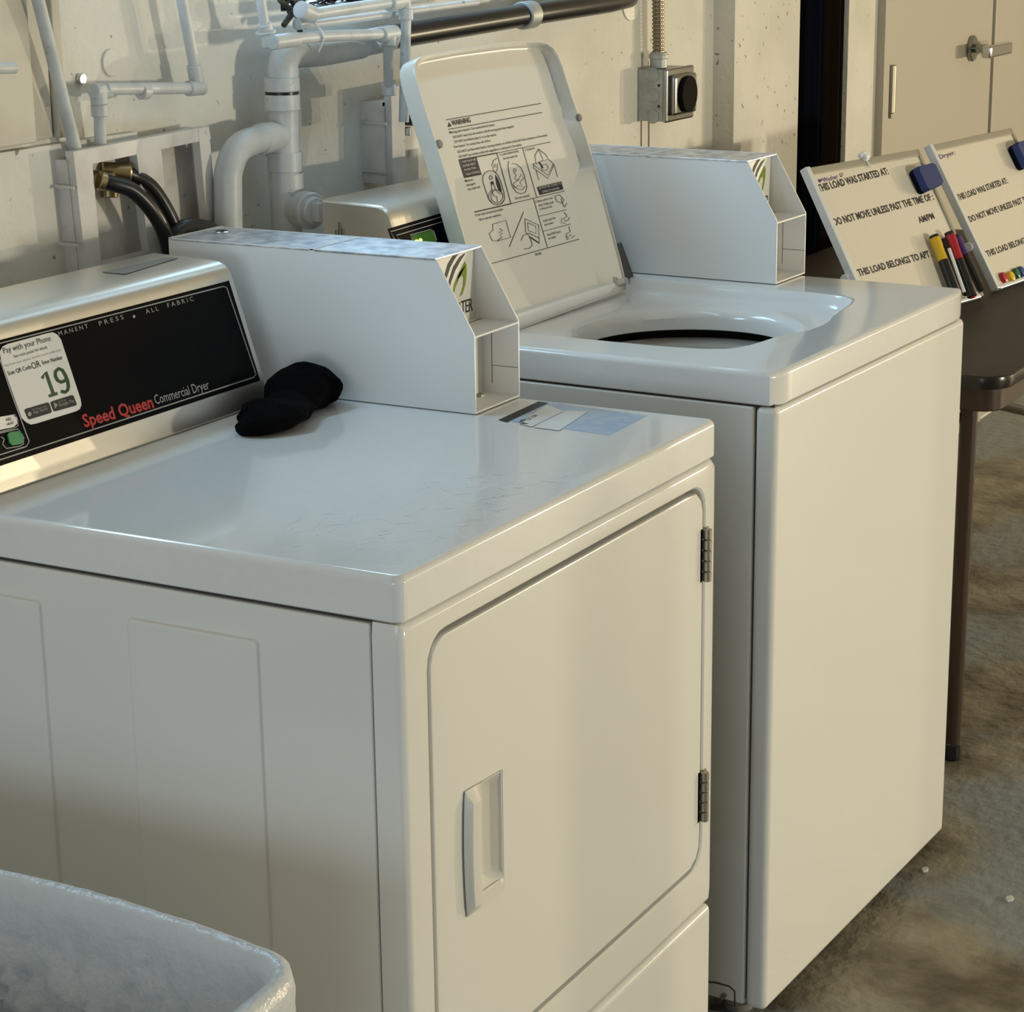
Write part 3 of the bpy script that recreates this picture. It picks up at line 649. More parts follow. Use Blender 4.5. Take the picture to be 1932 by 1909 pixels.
for t, a, c in (('1. THIS MUST BE', (265, 738), (464, 700)), ('DONE FIRST', (300, 785), (462, 752)), ('For Best Wear,', (318, 835), (470, 800)), ('Even Cleaning', (345, 890), (512, 850)), ('LID MUST BE CLOSED TO', (1275, 1072), (1562, 1005)), ('OPERATE WASHER', (1318, 1120), (1540, 1066))): text_part('reversed_print', 'line', lid, LP, t, PX(*a), PX(*c), 4.2, 1, 0, .0009)
# washer console
b = MB(lambda p: g(Vector((p[0], p[1], p[2])))); console(b, .01, .525, WZ); wc = b.build('console', 'steel', was, 40)
WP = Plane(g(Vector((.3, py(.08)-.0001, WZ+.08))), ey*-1+Vector((0, 0, .333)))
b = MB(); plate(b, WP, [(731, 432), (1000, 352), (1060, 520), (790, 604)], .0008, -.0002); wp = b.build('control_panel', 'black_glass', wc)
b = MB(); stroke(b, WP, [(745, 452), (737, 437), (1000, 360)], 1.6, .0011); stroke(b, WP, [(756, 455), (748, 444), (1000, 369)], 1.6, .0011); stroke(b, WP, [(778, 452), (774, 443), (812, 433), (818, 436), (824, 453)], 1.4, .0011); b.build('outline_print', 'grey_print', wp)
b = MB(); plate(b, WP, [(776, 444), (816, 434), (826, 465), (786, 478)], .0006, .0007); ld = b.build('display', 'lcd', wp); ld['label'] = 'green lit display'
b = MB()
text(b, WP, '38', (786, 463), (799, 459), 11, 1, .02, .0018); b.build('display_digits', 'digit', wp)
sd = Plane(g(Vector((.0096, .6, .1))), ex)
b = MB()
for x, h in ((633, 434), (639, 419), (644, 432)): stroke(b, sd, [(x, h), (x+1, 447)], 1.8, .002)
b.build('vent_slot', 'gap', wc)

# ------------------------------------------------------------------ black cloth on the dryer
b = MB(); sp_ = [(.378, .446), (.394, .434), (.42, .431), (.447, .436), (.475, .445), (.50, .453), (.525, .458), (.549, .457), (.566, .454)]
hw = [.014, .034, .040, .036, .032, .036, .042, .040, .018]; hh = [.010, .026, .033, .028, .030, .046, .052, .048, .022]
P = spline([Vector((x, y, 0)) for x, y in sp_], 9); n = len(P); Ls = []
ip_ = lambda A, t: A[min(int(t*(len(A)-1)), len(A)-2)]*(1-(t*(len(A)-1) % 1 if t < 1 else 1))+A[min(int(t*(len(A)-1))+1, len(A)-1)]*(t*(len(A)-1) % 1 if t < 1 else 1)
for i, p in enumerate(P):
    t = i/(n-1); d = (P[min(i+1, n-1)]-P[max(i-1, 0)]).normalized(); s = Vector((-d.y, d.x, 0)); W = ip_(hw, t); Hh = ip_(hh, t); L = []
    for k in range(32):
        a = 2*math.pi*k/32; rr_ = 1+.05*math.sin(3*a+i*.28)+.03*math.sin(7*a-i*.4)
        z = Hh*.46+Hh*.54*math.sin(a)*rr_; L.append(p+s*(W*math.cos(a)*rr_)+Vector((0, 0, max(.0012, z))))
    Ls.append(L)
b.loops(Ls); tag(b.build('black_sock', 'cloth', None, 170), 'black crumpled sock lying on the dryer top against the coin meter', 'sock')

# ------------------------------------------------------------------ pipes and boxes on the wall
def quadbox(b, px, y, t): b.prism([onY(p[0], p[1], y) for p in px], (0, t, 0))
YF = .759
ob = thing('outlet_box', onY(270, 400, YW), 'painted twin-window washer outlet box with black hoses in it', 'outlet box')
b = MB(); quadbox(b, [(138, 286), (394, 238), (398, 262), (142, 316)], YF, .012); quadbox(b, [(138.5, 287), (172, 282), (195, 545), (168, 560)], YF-.0006, .0123)
quadbox(b, [(258, 290), (304, 281), (322, 470), (282, 480)], YF-.0004, .0121); quadbox(b, [(374, 242), (394, 238.5), (412, 440), (394, 446)], YF-.0006, .0122); quadbox(b, [(178, 500), (412, 440), (416, 470), (182, 560)], YF, .0119)
fr_ = b.build('frame', 'boxpaint', ob)
b = MB(); quadbox(b, [(146, 300), (390, 252), (404, 430), (186, 505)], YW-.006, .005); b.build('back_panel', 'boxpaint', ob)
A = onY(88, 300, YW); Bp = onY(106, 500, YW)
b = MB(); b.prism([Vector((A.x, YW, A.z)), Vector((A.x, YF+.01, A.z)), Vector((Bp.x+.004, YF+.01, Bp.z-.02)), Vector((Bp.x+.004, YW, Bp.z))], (.006, 0, 0))
p4 = onY(146, 290, YF+.01)+Vector((.0005, 0, .0007)); p5 = onY(392, 241, YF+.01); b.prism([Vector((p4.x, YF+.01, p4.z)), Vector((p5.x, YF+.01, p5.z)), Vector((p5.x, YW, p5.z)), Vector((p4.x, YW, p4.z))], (0, 0, -.006))
b.prism([Vector((p5.x, YW, p5.z)), Vector((p5.x, YF+.01, p5.z)), Vector((p5.x+.01, YF+.01, .10)), Vector((p5.x+.01, YW, .10))], (-.006, 0, 0)); b.build('casing', 'boxpaint', ob)
for y0 in (346, 455): b = MB(); A = onX(88+(y0-300)*.09, y0, onY(88, 300, YW).x-.001); B = onX(137+(y0-300)*.08, y0+5, A.x); b.prism([A, B, B+Vector((0, 0, -.004)), A+Vector((0, 0, -.004))], (-.002, 0, 0)); b.build('casing_rib', 'boxpaint', ob)
b = MB()
for p in ((193, 340), (225, 325)):
    P = onY(*p, .772); b.cyl(P+Vector((-.016, .016, .002)), P+Vector((.012, -.008, -.002)), .0125, 16, .002)
b.cyl(onY(205, 352, .785), onY(205, 372, .785), .012, 12, .001); b.build('valve', 'brass', ob)
def hose(pts, d, label, ys):
    P = [onY(x, y, Y) for (x, y), Y in zip(pts, ys)]; b = MB(); b.tube(P, pxr(d, P[0]), 16, True, 6); o = b.build('hose', 'black'); tag(o, label, 'hose', 'black hoses behind the dryer')
    b = MB(); t = (P[1]-P[0]).normalized(); b.cyl(P[0]-t*.004, P[0]+t*.004, pxr(d*1.22, P[0]), 18, .001); b.build('ferrule', 'brass', o)
hose([(192, 341), (215, 347), (250, 360), (285, 395), (310, 440), (325, 500)], 30, 'black rubber hose from the nearer valve of the outlet box', (.760, .752, .742, .733, .730, .730))
hose([(228, 324), (250, 331), (283, 350), (310, 388), (330, 432), (345, 500)], 28, 'black rubber hose from the farther valve of the outlet box', (.772, .768, .757, .748, .742, .740))
P = [onY(x, y, .735) for x, y in ((322, 470), (335, 435), (365, 428), (400, 436), (425, 470))]
b = MB(); b.tube(P, pxr(32, P[0]), 16, True, 6); tag(b.build('hose', 'black'), 'black hose looping low behind the coin meter on the dryer', 'hose')

def pipe(name, label, runs, m='pvc', cat='pipe', fits=(), group=None):
    """runs: lists of ((px, py), Y) with a thickness in pixels; fits: (name, a, b, Y, thickness, material) sleeves"""
    o = None
    for i, (pts, d, sm) in enumerate(runs):
        P = [onY(x, y, Y) for (x, y, Y) in pts]; b = MB(); b.tube(P, pxr(d, P[0]), 18, True, sm)
        if o is None: o = b.build(name, m); tag(o, label, cat, group)
        else: b.build('pipe_run', m, o)
    for nm, a, c, Y, d, mm in fits:
        A = onY(*a, Y); B = onY(*c, Y); b = MB(); b.cyl(A, B, pxr(d, A), 20, .0012); b.build(nm, mm, o)
    return o
pipe('supply_pipe', 'fat painted pipe slanting down into the near corner of the outlet box', [([(40, -120, .765), (72, 0, .765), (144, 288, .778)], 26, 0)])
pipe('supply_pipe', 'thin painted pipe with an elbow stepping down into the outlet box', [([(190, 292, .778), (188, 215, .772), (187, 172, .765), (200, 168, .760), (370, 166, .760), (376, 158, .760)], 23, 0), ([(370, 140, .76), (343, 0, .76), (330, -70, .76)], 22, 0)],
     fits=[('elbow', (184, 160), (188, 197), .765, 33, 'pvc'), ('elbow', (176, 172), (206, 171), .764, 30, 'pvc'), ('coupling', (187, 196), (189, 220), .769, 33, 'pvc'), ('coupling', (264, 173), (278, 172), .76, 30, 'pvc'), ('elbow', (354, 167), (382, 165), .76, 29, 'pvc'), ('elbow', (366, 122), (372, 156), .76, 29, 'pvc')])
pipe('drain_pipe', 'grey painted drain assembly with a tee, curved trap arm and cleanout', [
     ([(534, 128, .745), (536, 300, .745), (543, 480, .745)], 60, 0),
     ([(533, 150, .745), (535, 118, .745), (552, 100, .745), (600, 97, .745), (680, 83, .745)], 58, 3),
     ([(535, 256, .745), (490, 262, .743), (450, 280, .741), (432, 320, .740), (430, 360, .740), (432, 480, .740)], 52, 4)],
     fits=[('coupling', (531, 146), (532, 172), .745, 68, 'pvc'), ('coupling', (532, 178), (533, 208), .745, 68, 'pvc'), ('rubber_ring', (531.5, 170), (532.2, 180), .745, 64, 'black'), ('coupling', (537, 286), (538, 324), .745, 67, 'pvc'), ('coupling', (540, 326), (541, 356), .745, 68, 'pvc'), ('coupling', (430, 362), (431, 396), .740, 47, 'pvc'), ('coupling', (488, 263), (514, 258), .744, 58, 'pvc')])
# cleanout plug facing the room
P = onY(548, 392, .745); dv = Vector((-.30, -.95, 0)).normalized()
dp = [o for o in bpy.data.objects if o.name.startswith('drain_pipe')][0]
b = MB(); b.cyl(P, P+dv*.048, pxr(70, P), 24, .002); b.build('cleanout_collar', 'pvc', dp)
b = MB(); b.cyl(P+dv*.044, P+dv*.056, pxr(54, P), 24, .002); Q = P+dv*.06; s_ = dv.cross(Vector((0, 0, 1)))
b.prism([Q+s_*.007+Vector((0, 0, .012))-dv*.006, Q+s_*.007-Vector((0, 0, .012))-dv*.006, Q-s_*.007-Vector((0, 0, .012))-dv*.006, Q-s_*.007+Vector((0, 0, .012))-dv*.006], dv*.016); b.build('cleanout_plug', 'pvc', dp)
pipe('waste_pipe', 'thick black waste pipe running along the top of the wall', [([(688, 80, .745), (750, 68, .745), (1000, 27, .745), (1150, 4, .745), (1186, -4, .80)], 47, 0)], 'abs', fits=[('band', (984, 30), (1003, 27), .745, 52, 'galvbox'), ('white_end', (640, 90), (735, 72), .745, 50, 'pvc')])
b = MB(); P = onY(1190, 0, YW-.001); b.cyl(P+Vector((0, -.002, 0)), P+Vector((0, .0005, 0)), .036, 24); struct('trim_5', b, 'plastic')
pipe('supply_pipe', 'thin white pipe running level to an elbow above the far outlet box', [([(512, 80, .714), (530, 76, .712), (620, 68, .711), (735, 64, .710)], 22, 0), ([(732, 72, .71), (733, 175, .74)], 19, 0)],
     fits=[('elbow', (514, 80), (560, 74), .712, 29, 'pvc'), ('elbow', (718, 66), (745, 62), .71, 30, 'pvc'), ('coupling', (735, 60), (733, 88), .71, 28, 'pvc'), ('coupling', (733, 158), (734, 180), .738, 28, 'pvc')])
pipe('supply_pipe', 'short painted pipe dropping to a valve beside the drain elbow', [([(484, -60, .73), (492, 0, .73), (500, 52, .73)], 19, 0)], fits=[('coupling', (498, 44), (502, 58), .73, 29, 'pvc'), ('flange', (501, 58), (502, 64), .73, 40, 'pvc'), ('valve', (505, 66), (507, 90), .725, 26, 'pvc')])
pipe('supply_pipe', 'upper white pipe above the black waste pipe', [([(575, 30, .715), (620, 22, .715), (740, 4, .715), (790, -6, .715)], 23, 0)], fits=[('coupling', (566, 18), (590, 28), .715, 34, 'pvc'), ('coupling', (733, 5), (762, 0), .715, 33, 'pvc')])
pipe('supply_pipe', 'lower white pipe lying on top of the black waste pipe', [([(575, 48, .73), (680, 34, .73), (900, 4, .73)], 15, 0)], fits=[('coupling', (560, 46), (584, 42), .73, 22, 'pvc')])
pipe('supply_pipe', 'upright white pipe with a collar passing behind the open lid', [([(766, -60, .71), (766, 40, .71), (762, 230, .715)], 20, 0)], fits=[('coupling', (766, 16), (766, 38), .71, 28, 'pvc'), ('tape_wrap', (768, -8), (767, 16), .71, 16, 'black')])
b = MB()
for a, c in (((528, 0), (572, 40)), ((575, -8), (535, 48)), ((545, 22), (590, 12)), ((560, 0), (566, 60))):
    b.tube([onY(*a, .74), onY(*c, .74)], .004, 8)
tag(b.build('strap_bracket', 'gap'), 'black crossed metal strap bracket between the upper pipes', 'bracket')
b = MB(); b.tube([onY(592, 44, .718), onY(606, 58, .704), onY(610, 72, .702), (onY(602, 98, .715))], .0016, 6, True, 5)
tag(b.build('cable_tie', 'clear'), 'white cable tie looped round the level white pipe', 'cable tie')
ob2 = thing('outlet_box', onY(740, 300, YW), 'smaller grey outlet box half hidden behind the open lid', 'outlet box')
b = MB(); YF2 = .752
quadbox(b, [(738, 168), (830, 150), (834, 186), (742, 205)], YF2, .012); quadbox(b, [(738, 172), (763, 188), (766, 360), (742, 372)], YF2-.0005, .0121); quadbox(b, [(742, 355), (840, 330), (842, 366), (744, 392)], YF2, .0119); b.build('frame', 'boxpaint', ob2)
b = MB(); quadbox(b, [(742, 178), (850, 156), (856, 340), (746, 365)], YW-.006, .005); b.build('back_panel', 'boxpaint', ob2)
A = onY(680, 192, YW); Bp = onY(682, 345, YW)
b = MB(); b.prism([Vector((A.x, YW, A.z)), Vector((A.x, YF2+.01, A.z)), Vector((A.x, YF2+.01, Bp.z)), Vector((A.x, YW, Bp.z))], (.006, 0, 0)); p4 = onY(742, 178, YF2+.01); A = A+Vector((.0004, 0, .0006))
b.prism([Vector((A.x, YF2+.01, A.z)), Vector((A.x+.2, YF2+.01, A.z)), Vector((A.x+.2, YW, A.z)), Vector((A.x, YW, A.z))], (0, 0, -.006)); b.build('casing', 'boxpaint', ob2)
for y0 in (227, 318): b = MB(); A2 = onX(680, y0, A.x-.001); B2 = onX(730, y0+4, A.x-.001); b.prism([A2, B2, B2+Vector((0, 0, -.004)), A2+Vector((0, 0, -.004))], (-.002, 0, 0)); b.build('casing_rib', 'boxpaint', ob2)
b = MB(); P = onY(775, 215, .775); b.cyl(P+Vector((-.012, .01, 0)), P+Vector((.02, -.012, -.004)), .016, 14, .002); b.build('valve', 'black', ob2)
b = MB(); P = onY(768, 240, .765); b.cyl(P, P+Vector((0, 0, -.012)), .006, 12, .001); b.build('drain_nib', 'chrome', ob2)
# plaster caps and a bolt head
b = MB(); P = onY(208, 118, YW); b.cyl(P+Vector((0, .001, 0)), P+Vector((0, -.003, 0)), .017, 24, .001); tag(b.build('blanking_disc', 'wall'), 'round painted blanking cap on the wall above the thin pipe', 'cap')
b = MB(); P = onY(150, 149, YW); b.cyl(P+Vector((0, .001, 0)), P+Vector((0, -.006, 0)), .007, 14, .001); tag(b.build('bolt_head', 'chrome'), 'small shiny bolt head in the wall beside the fat slanting pipe', 'bolt')
# leaf litter along the window sill
b = MB(); rnd = random.Random(3)
for i in range(420):
    P = Vector((rnd.uniform(1.0, 1.5), rnd.uniform(YW+.004, YW+.09), W1[2]+.003+rnd.random()*.026)); a = rnd.uniform(0, 6.3); s1 = rnd.uniform(.008, .02)
    u_ = Vector((math.cos(a), math.sin(a), rnd.uniform(-.4, .8)))*s1; v_ = Vector((-math.sin(a), math.cos(a), rnd.uniform(-.3, .5)))*s1*.5
    b.fan([P-u_, P-v_, P+u_, P+v_])
tag(b.build('leaf_litter', 'leafbits'), 'dark dry leaf litter along the window sill behind the pipes', 'leaves', None, 'stuff')
# electrical outlet box and flexible conduit
EP = onY(1203, 130, YW); ew = .115; ez1 = EP.z-.001; ez0 = onX(1203, 228, EP.x).z
el = thing('electrical_box', (EP.x+ew/2, YW, (ez0+ez1)/2), 'galvanised steel outlet box with a chrome cover and black socket on the wall', 'outlet')
b = MB(); b.box((EP.x, YW-.052, ez0), (EP.x+ew, YW, ez1), .003); bo = b.build('box', 'galvbox', el)
b = MB(); b.box((EP.x-.002, YW-.060, ez0-.002), (EP.x+ew+.002, YW-.050, ez1+.002), .004, 3); b.box((EP.x+.010, YW-.072, ez0+.010), (EP.x+ew-.010, YW-.058, ez1-.010), .006, 3); cv = b.build('cover', 'chromed', el)
b = MB(); zc = (ez0+ez1)/2; b.tube([Vector((EP.x+ew/2, YW-.071, zc)), Vector((EP.x+ew/2, YW-.079, zc)), Vector((EP.x+ew/2, YW-.080, zc))], [.033, .033, .030], 28); b.build('socket', 'socket', cv)
for k in (-.037, 0, .037):
    b = MB(); z = zc+k; y = YW-.030
    b.loops([[Vector((EP.x-dx, y+r*math.cos(a*math.pi/12), z+r*math.sin(a*math.pi/12))) for a in range(24)] for r, dx in ((.0135, -.001), (.0130, .0012), (.0120, .0012), (.0115, .0002), (.0, .0003))], False, False); b.build('knockout', 'galvbox', bo)
for k in (-.019, .019):
    b = MB(); b.cyl((EP.x-.0008, YW-.043, zc+k), (EP.x+.001, YW-.043, zc+k), .0025, 10); b.build('screw_hole', 'ink', bo)
b = MB(); cx_ = EP.x+.030; b.cyl((cx_, YW-.028, ez1), (cx_, YW-.028, ez1+.030), .016, 18, .002); b.cyl((cx_, YW-.028, ez1+.018), (cx_, YW-.028, ez1+.026), .018, 18, .001); b.build('connector', 'galvbox', el)
b = MB(); L = []; z = ez1+.028; pr = []
while z < 1.0: pr += [(z, .0095), (z+.002, .0118), (z+.0045, .0118), (z+.006, .0095)]; z += .007
b.tube([Vector((cx_-(q[0]-ez1)*.03, YW-.028, q[0])) for q in pr], [q[1] for q in pr], 12); tag(b.build('flexible_conduit', 'rust'), 'ribbed flexible metal conduit rising from the electrical box', 'conduit')
for dx in (.014, .046):
    b = MB(); b.box((EP.x+dx, YW-.0025, ez0-.20), (EP.x+dx+.002, YW, ez0)); tag(b.build('wall_wire', 'rust'), 'thin rusty wire on the wall below the electrical box, %s the pillar' % ('farther from' if dx < .03 else 'nearer'), 'wire', 'wires below the electrical box')

# ------------------------------------------------------------------ table
TZ = -.17; tx0, tx1, ty0, ty1 = 1.792, 3.32, -.004, .74
tab = thing('folding_table', ((tx0+tx1)/2, .37, ZF), 'dark walnut folding table with black edge behind the washer', 'table')
b = MB(); b.slab(tx0+.003, tx1-.003, ty0+.003, ty1-.003, TZ-.02, TZ, .05, .002, 8); b.build('tabletop', 'tabletop', tab)
b = MB()
def er(i, z): return [Vector((p[0], p[1], z)) for p in rrect(tx0+i, tx1-i, ty0+i, ty1-i, .052-i, 8)]
b.loops([er(.0034, TZ-.001), er(.001, TZ-.002), er(0, TZ-.007), er(0, TZ-.015), er(.002, TZ-.021), er(.006, TZ-.0215)], False, False); b.build('edge_band', 'edge', tab)
b = MB(); b.loops([er(.016, TZ-.0205), er(.016, TZ-.058), er(.0185, TZ-.0605), er(.024, TZ-.0605), er(.024, TZ-.0205)], False, False); b.build('apron', 'brown', tab)
for x, y in ((1.863, .078), (1.863, .66), (3.25, .078), (3.25, .66)):
    b = MB(); s = -1 if x < 2.5 else 1
    b.tube([Vector((x, y, ZF+.02)), Vector((x-s*.016, y, TZ-.03))], .0145, 14); lg_ = b.build('leg', 'brown', tab)
    b = MB(); b.cyl((x+s*.0005, y, ZF), (x, y, ZF+.03), .0165, 14, .002); b.build('leg_cap', 'black', lg_)
for x in (1.876, 3.237):
    b = MB(); b.tube([Vector((x, .078, TZ-.09)), Vector((x, .66, TZ-.09))], .009, 10); b.build('leg_brace', 'brown', tab)
b = MB(); b.tube([onY(1862, 757, .14), onY(1990, 788, .14)], .0105, 12); b.build('leg_brace', 'edge', tab)
b = MB(); q_ = onY(1860, 757, .12); b.box((q_.x-.004, .118, q_.z-.014), (q_.x+.003, .15, TZ-.03), .0015); b.build('brace_bracket', 'brown', tab)
# ------------------------------------------------------------------ whiteboards
def board(x, y, th, label, w, h, a=math.radians(30)):
    hx = Vector((math.cos(th), math.sin(th), 0)); hy = Vector((-hx.y, hx.x, 0)); up = Vector((0, 0, 1))*math.cos(a)+hy*math.sin(a); n = hx.cross(up); B = Vector((x, y, TZ+.006))
    f = lambda p: B+hx*p[0]+up*p[2]-n*p[1]*-1 if False else B+hx*p[0]+up*p[2]+n*(-p[1])
    t = thing('whiteboard', B+hx*w/2, label, 'whiteboard', 'whiteboards on the table')
    b = MB(f); b.box((.004, 0, .004), (w-.004, .008, h-.004)); b.build('board_panel', 'board', t)
    b = MB(f); b.box((-.006, -.004, 0), (.008, .012, h+.006), .002); b.build('frame_side', 'alu', t)
    b = MB(f); b.box((w-.006, -.003, 0), (w+.004, .011, h+.004), .002); b.build('frame_side', 'frame', t)
    b = MB(f); b.box((.008, -.003, h-.010), (w-.006, .011, h+.004), .002); b.build('frame_top', 'frame', t)
    b = MB(f); b.box((.008, -.003, -.002), (w-.006, .011, .006), .002); b.build('frame_bottom', 'alu', t)
    for xx in (.0, w):
        k0 = f((xx, .014, h*.32)); ft = Vector((k0.x, k0.y, TZ+.006))+hy*.11
        b = MB(); b.tube([k0, ft], .0058, 8); sl_ = b.build('stand_leg', 'alu', t)
        b = MB(); b.cyl(k0-hx*.011, k0+hx*.006, .009, 14, .001); b.build('pivot_knob', 'alu', sl_)
    return t, Plane(B, n), f, n, up, hx
wb1 = board(2.1062, .3249, -.2179, 'whiteboard with a white hook clipped on its top, closer to the washer', .37, .302)
wb2 = board(2.5571, .2423, -.1244, 'whiteboard with four round magnets along its bottom edge, farther from the washer', .372, .302)
Z7 = lambda x, y: (1450+x/3.818, 250+y/3.818)
pl = wb1[1]
for t, a, c, cap in (('THIS LOAD WAS STARTED AT:', (368, 427), (870, 298), 15), ('DO NOT MOVE UNLESS PAST THE TIME OF :', (480, 670), (1195, 482), 15), ('AM/PM', (1090, 652), (1200, 618), 13), ('THIS LOAD BELONGS TO APT .', (655, 1035), (1185, 890), 14.5)): text_part('lettering', 'ink', wb1[0], pl, t, Z7(*a), Z7(*c), cap*.95, 1, .026, .0005)
b = MB(); text(b, pl, 'Washer', Z7(398, 358), Z7(508, 328), 9, 1, 0, .001); b.build('handwriting', 'purple', wb1[0])
b = MB(); poly(b, pl, [Z7(358, 340), Z7(366, 334), Z7(374, 340), Z7(383, 332), Z7(390, 338), Z7(370, 362)], .001); b.build('drawn_heart', 'purple', wb1[0])
b = MB(); stroke(b, pl, [Z7(525, 322), Z7(514, 300), Z7(519, 292), Z7(526, 300), Z7(533, 290), Z7(539, 297)], .9, .001, True); b.build('drawn_heart', 'purple', wb1[0])
pl = wb2[1]
for t, a, c, cap in (('THIS LOAD WAS STARTED AT:', (1370, 490), (1728, 362), 13), ('DO NOT MOVE UNLESS PAST THE TIME OF :', (1455, 645), (2010, 445), 13), ('AM/PM', (1930, 560), (2020, 530), 12), ('THIS LOAD BELONGS TO APT .', (1580, 895), (1990, 745), 13)): text_part('lettering', 'ink', wb2[0], pl, t, Z7(*a), Z7(*c), cap*.95, 1, .026, .0005)
b = MB(); text(b, pl, 'Dryer:', Z7(1240, 190), Z7(1350, 155), 9, 1, 0, .001); b.build('handwriting', 'purple', wb2[0])
def eraser(wb, px, label):
    pl = wb[1]; P = [pl.at(*p, .0008) for p in px]; n = pl.n; c = sum(P, Vector())/len(P)
    t = thing('eraser', c, label, 'eraser', 'blue magnetic erasers')
    def L(k, d): return [c+(p-c)*k+n*d for p in P]
    b = MB(); b.loops([L(.94, 0), L(.98, .004), L(.98, .010)]); b.build('felt_pad', 'navy', t)
    b = MB(); b.loops([L(.97, .0102), L(1, .012), L(1, .020), L(.93, .0245)]); b.build('eraser_body', 'blue', t)
rq = lambda q: [(a[0]*(1-t)+c[0]*t, a[1]*(1-t)+c[1]*t) for a, c in zip(q, q[1:]+q[:1]) for t in (.10, .5, .90)]
eraser(wb1, rq([Z7(1000, 285), Z7(1128, 250), Z7(1200, 405), Z7(1080, 458)]), 'blue felt eraser stuck on the top corner of the board nearer the washer')
eraser(wb2, rq([Z7(1712, 110), Z7(1830, 75), Z7(1905, 240), Z7(1795, 285)]), 'blue felt eraser stuck on the top corner of the board with magnets')
# white hook clip on the first board
pl = wb1[1]
P = [pl.at(*Z7(*q), .004) for q in ((740, 250), (712, 215), (690, 178), (712, 155), (690, 150), (655, 172))]
b = MB(); b.tube(P[:3], .0018, 8); b.tube([P[2]-Vector((.006, 0, 0)), P[2]+Vector((.010, 0, .0))], .0075, 10); b.tube([P[3], P[4], P[5]], .0042, 8, True, 3); b.tube([P[2], P[3]], .005, 8)
tag(b.build('hook_clip', 'clear'), 'small white plastic hook clipped to the top of a whiteboard', 'hook')
# markers held in a row on the first board's right edge
def marker(top, bot, d, m, label, y_, capk=.36, clear=False):
    pl = wb1[1]; A = pl.at(*top, y_); B = pl.at(*bot, y_); r = pxr(d, A); t = (B-A); L = t.length; t.normalize()
    o = thing('marker', (A+B)/2, label, 'marker', 'dry erase markers beside the whiteboard')
    b = MB(); b.cyl(A, A+t*L*.05, r*.92, 14, .0008); b.build('cap_end', 'ink', o)
    b = MB(); b.tube([A+t*L*.05, A+t*L*.2, A+t*L*.21, A+t*L*capk], [r, r, r*.93, r*.93], 16); b.build('cap', m, o)
    b = MB(); b.cyl(A+t*L*capk, B, r*.95, 16, .0012); b.build('barrel', 'edge', o)
    b = MB(); b.cyl(B-t*.006, B+t*.002, r*.6, 12, .0006); b.build('end_plug', m, o)
marker(Z7(1190, 740), Z7(1340, 1150), 20, 'yellow', 'marker with a yellow cap, first of the row', .004+pxr(20, (2.4, .3, 0)), .44)
marker(Z7(1298, 718), Z7(1468, 1185), 20, 'red', 'marker with a red cap, in the middle of the row', .008+pxr(22, (2.4, .3, 0)), .42)
marker(Z7(1345, 735), Z7(1535, 1140), 17, 'purple', 'marker with a purple cap, beside the one with a red cap', .004+pxr(17, (2.4, .3, 0)), .36)
marker(Z7(1262, 760), Z7(1420, 1170), 12, 'ink', 'all-black marker wedged between the yellow and red ones', .002+pxr(15, (2.4, .3, 0)), .42)
A = wb1[1].at(*Z7(1300, 835), .018+.012); B = wb1[1].at(*Z7(1410, 1150), .018+.012)
b = MB(); b.tube([A, B], .0032, 8); tag(b.build('glue_stick', 'clear'), 'thin pale stick lying over the markers', 'stick')
for i, (x, y, m, nm) in enumerate(((1683, 1048, 'red', 'red'), (1737, 1040, 'yellow', 'yellow'), (1775, 1018, 'green', 'green'), (1812, 1005, 'bluep', 'blue'))):
    pl = wb2[1]; P = pl.at(*Z7(x, y), .0005); n = pl.n
    b = MB(); r = pxr(21, P); b.tube([P, P+n*.004, P+n*.007, P+n*.0085], [r, r, r*.85, r*.5], 20)
    tag(b.build('round_magnet', m), '%s round magnet in the row on the bottom of a whiteboard' % nm, 'magnet', 'round magnets on the whiteboard')

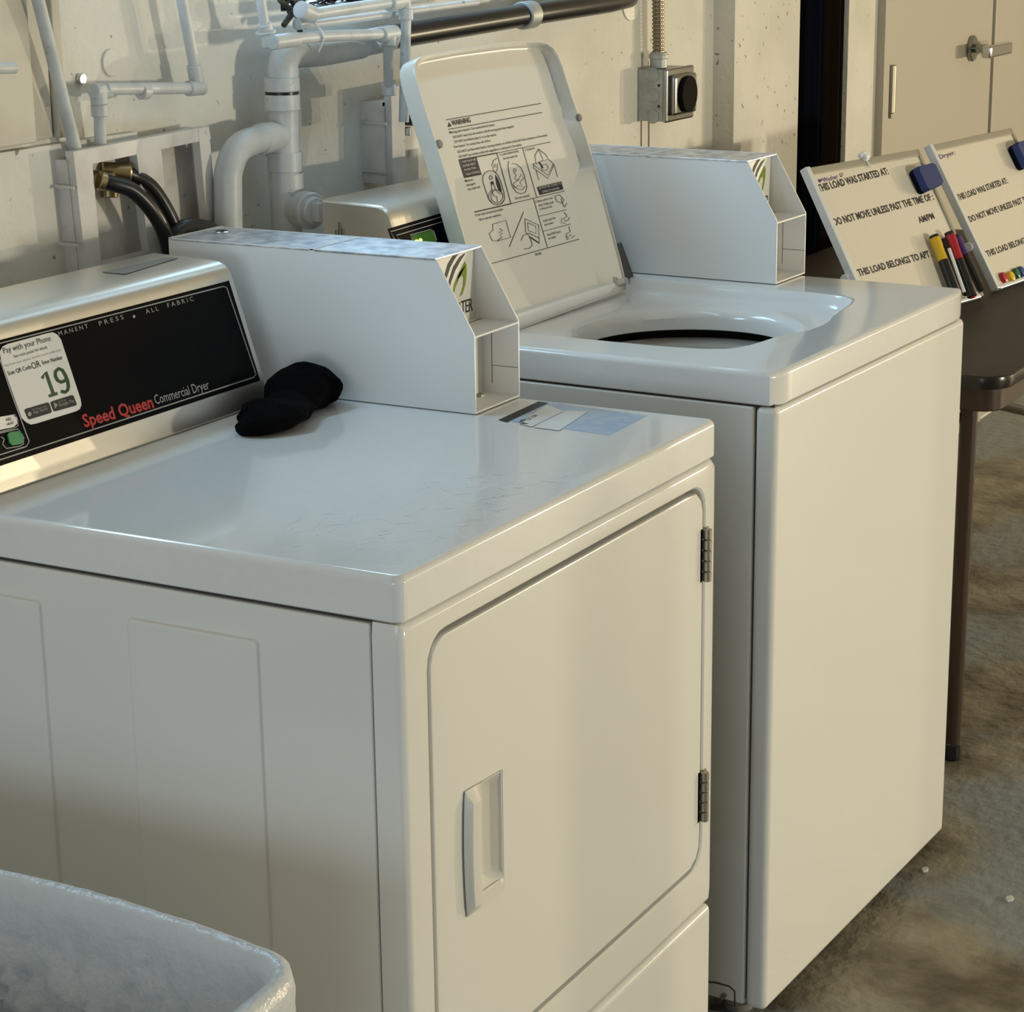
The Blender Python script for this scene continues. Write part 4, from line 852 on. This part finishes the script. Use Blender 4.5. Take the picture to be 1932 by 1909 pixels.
# ------------------------------------------------------------------ bin and liner
RZ = -.258; bx0, bx1, by0, by1 = -.66, -.234, -.045, .50
from mathutils import noise
def bl(i, z, bow=.026, k=8, fine=10):
    P = rrect(bx0+i, bx1-i, by0+i, by1-i, max(.035-i*.5, .008), 5); out = []
    seg = []
    for a, c in zip(P, P[1:]+P[:1]):
        n = fine if math.hypot(a[0]-c[0], a[1]-c[1]) > .1 else 1
        for j in range(n): seg.append((a[0]+(c[0]-a[0])*j/n, a[1]+(c[1]-a[1])*j/n))
    for x, y in seg:
        ty = max(-1, min(1, 2*(y-(by0+by1)/2)/(by1-by0))); tx = max(-1, min(1, 2*(x-(bx0+bx1)/2)/(bx1-bx0)))
        ax = (x-(bx0+bx1)/2)/((bx1-bx0)/2); ay = (y-(by0+by1)/2)/((by1-by0)/2)
        out.append(Vector((x+bow*ax*(1-ty*ty), y+bow*.5*ay*(1-tx*tx), z)))
    return out
bn = thing('trash_bin', (-.42, .23, ZF), 'white rectangular trash bin with bowed sides beside the dryer', 'bin')
b = MB(); b.loops([bl(.06, ZF), bl(.004, RZ-.02), bl(.004, RZ), bl(.012, RZ), bl(.014, RZ-.02), bl(.068, ZF+.01)], True, True); b.build('bin_body', 'bin', bn)
b = MB()
def wr_(L, a, kz=9, seed=0):
    cx, cy = (bx0+bx1)/2, (by0+by1)/2; out = []
    for p in L:
        d = Vector((cx-p.x, cy-p.y, 0)).normalized()
        f1 = abs(noise.noise(Vector((p.x*22+seed, p.y*22, p.z*kz)))); f2 = abs(noise.noise(Vector((p.x*60, p.y*60+seed, p.z*kz*5)))); f3 = abs(noise.noise(Vector((p.x*130, p.y*130, p.z*90+seed))))
        h = 1.4*f1+1.0*f2+.6*f3-.6
        out.append(p-d*a*h+Vector((0, 0, a*.3*h)))
    return out
q_ = lambda i, z: bl(i, z, fine=90)
Ls = [wr_(q_(-.004-.004*(k == 0), RZ-.15+.13*k/8), .004, 14, 3) for k in range(9)]
Ls += [wr_(q_(-.006, RZ-.010), .002, 14, 3), wr_(q_(-.003, RZ+.004), .0012), wr_(q_(.004, RZ+.008), .001), wr_(q_(.012, RZ+.004), .0015), wr_(q_(.017, RZ-.012), .0025)]
for k in range(56): t = k/55; Ls.append(wr_(q_(.020+t*.075, RZ-.03-t*.42), .006+.026*min(1, t*1.6), 5, 0))
b.loops(Ls, False, True); tag(b.build('bin_liner', 'bag', None, 60), 'crumpled white plastic bag lining the trash bin', 'bag')
# small litter on the floor
for px, s, label in (((1745, 1643), .006, 'white crumb of paper on the floor beside the washer corner'), ((1905, 1698), .007, 'pale sliver of plastic on the floor near the picture edge')):
    P = onZ(*px, ZF); b = MB()
    b.loops([[P+Vector((s*1.3*math.cos(a*1.05), s*.8*math.sin(a*1.05), z))*1 for a in range(6)] for z in (.0005, .004)]); tag(b.build('paper_scrap', 'line'), label, 'scrap')
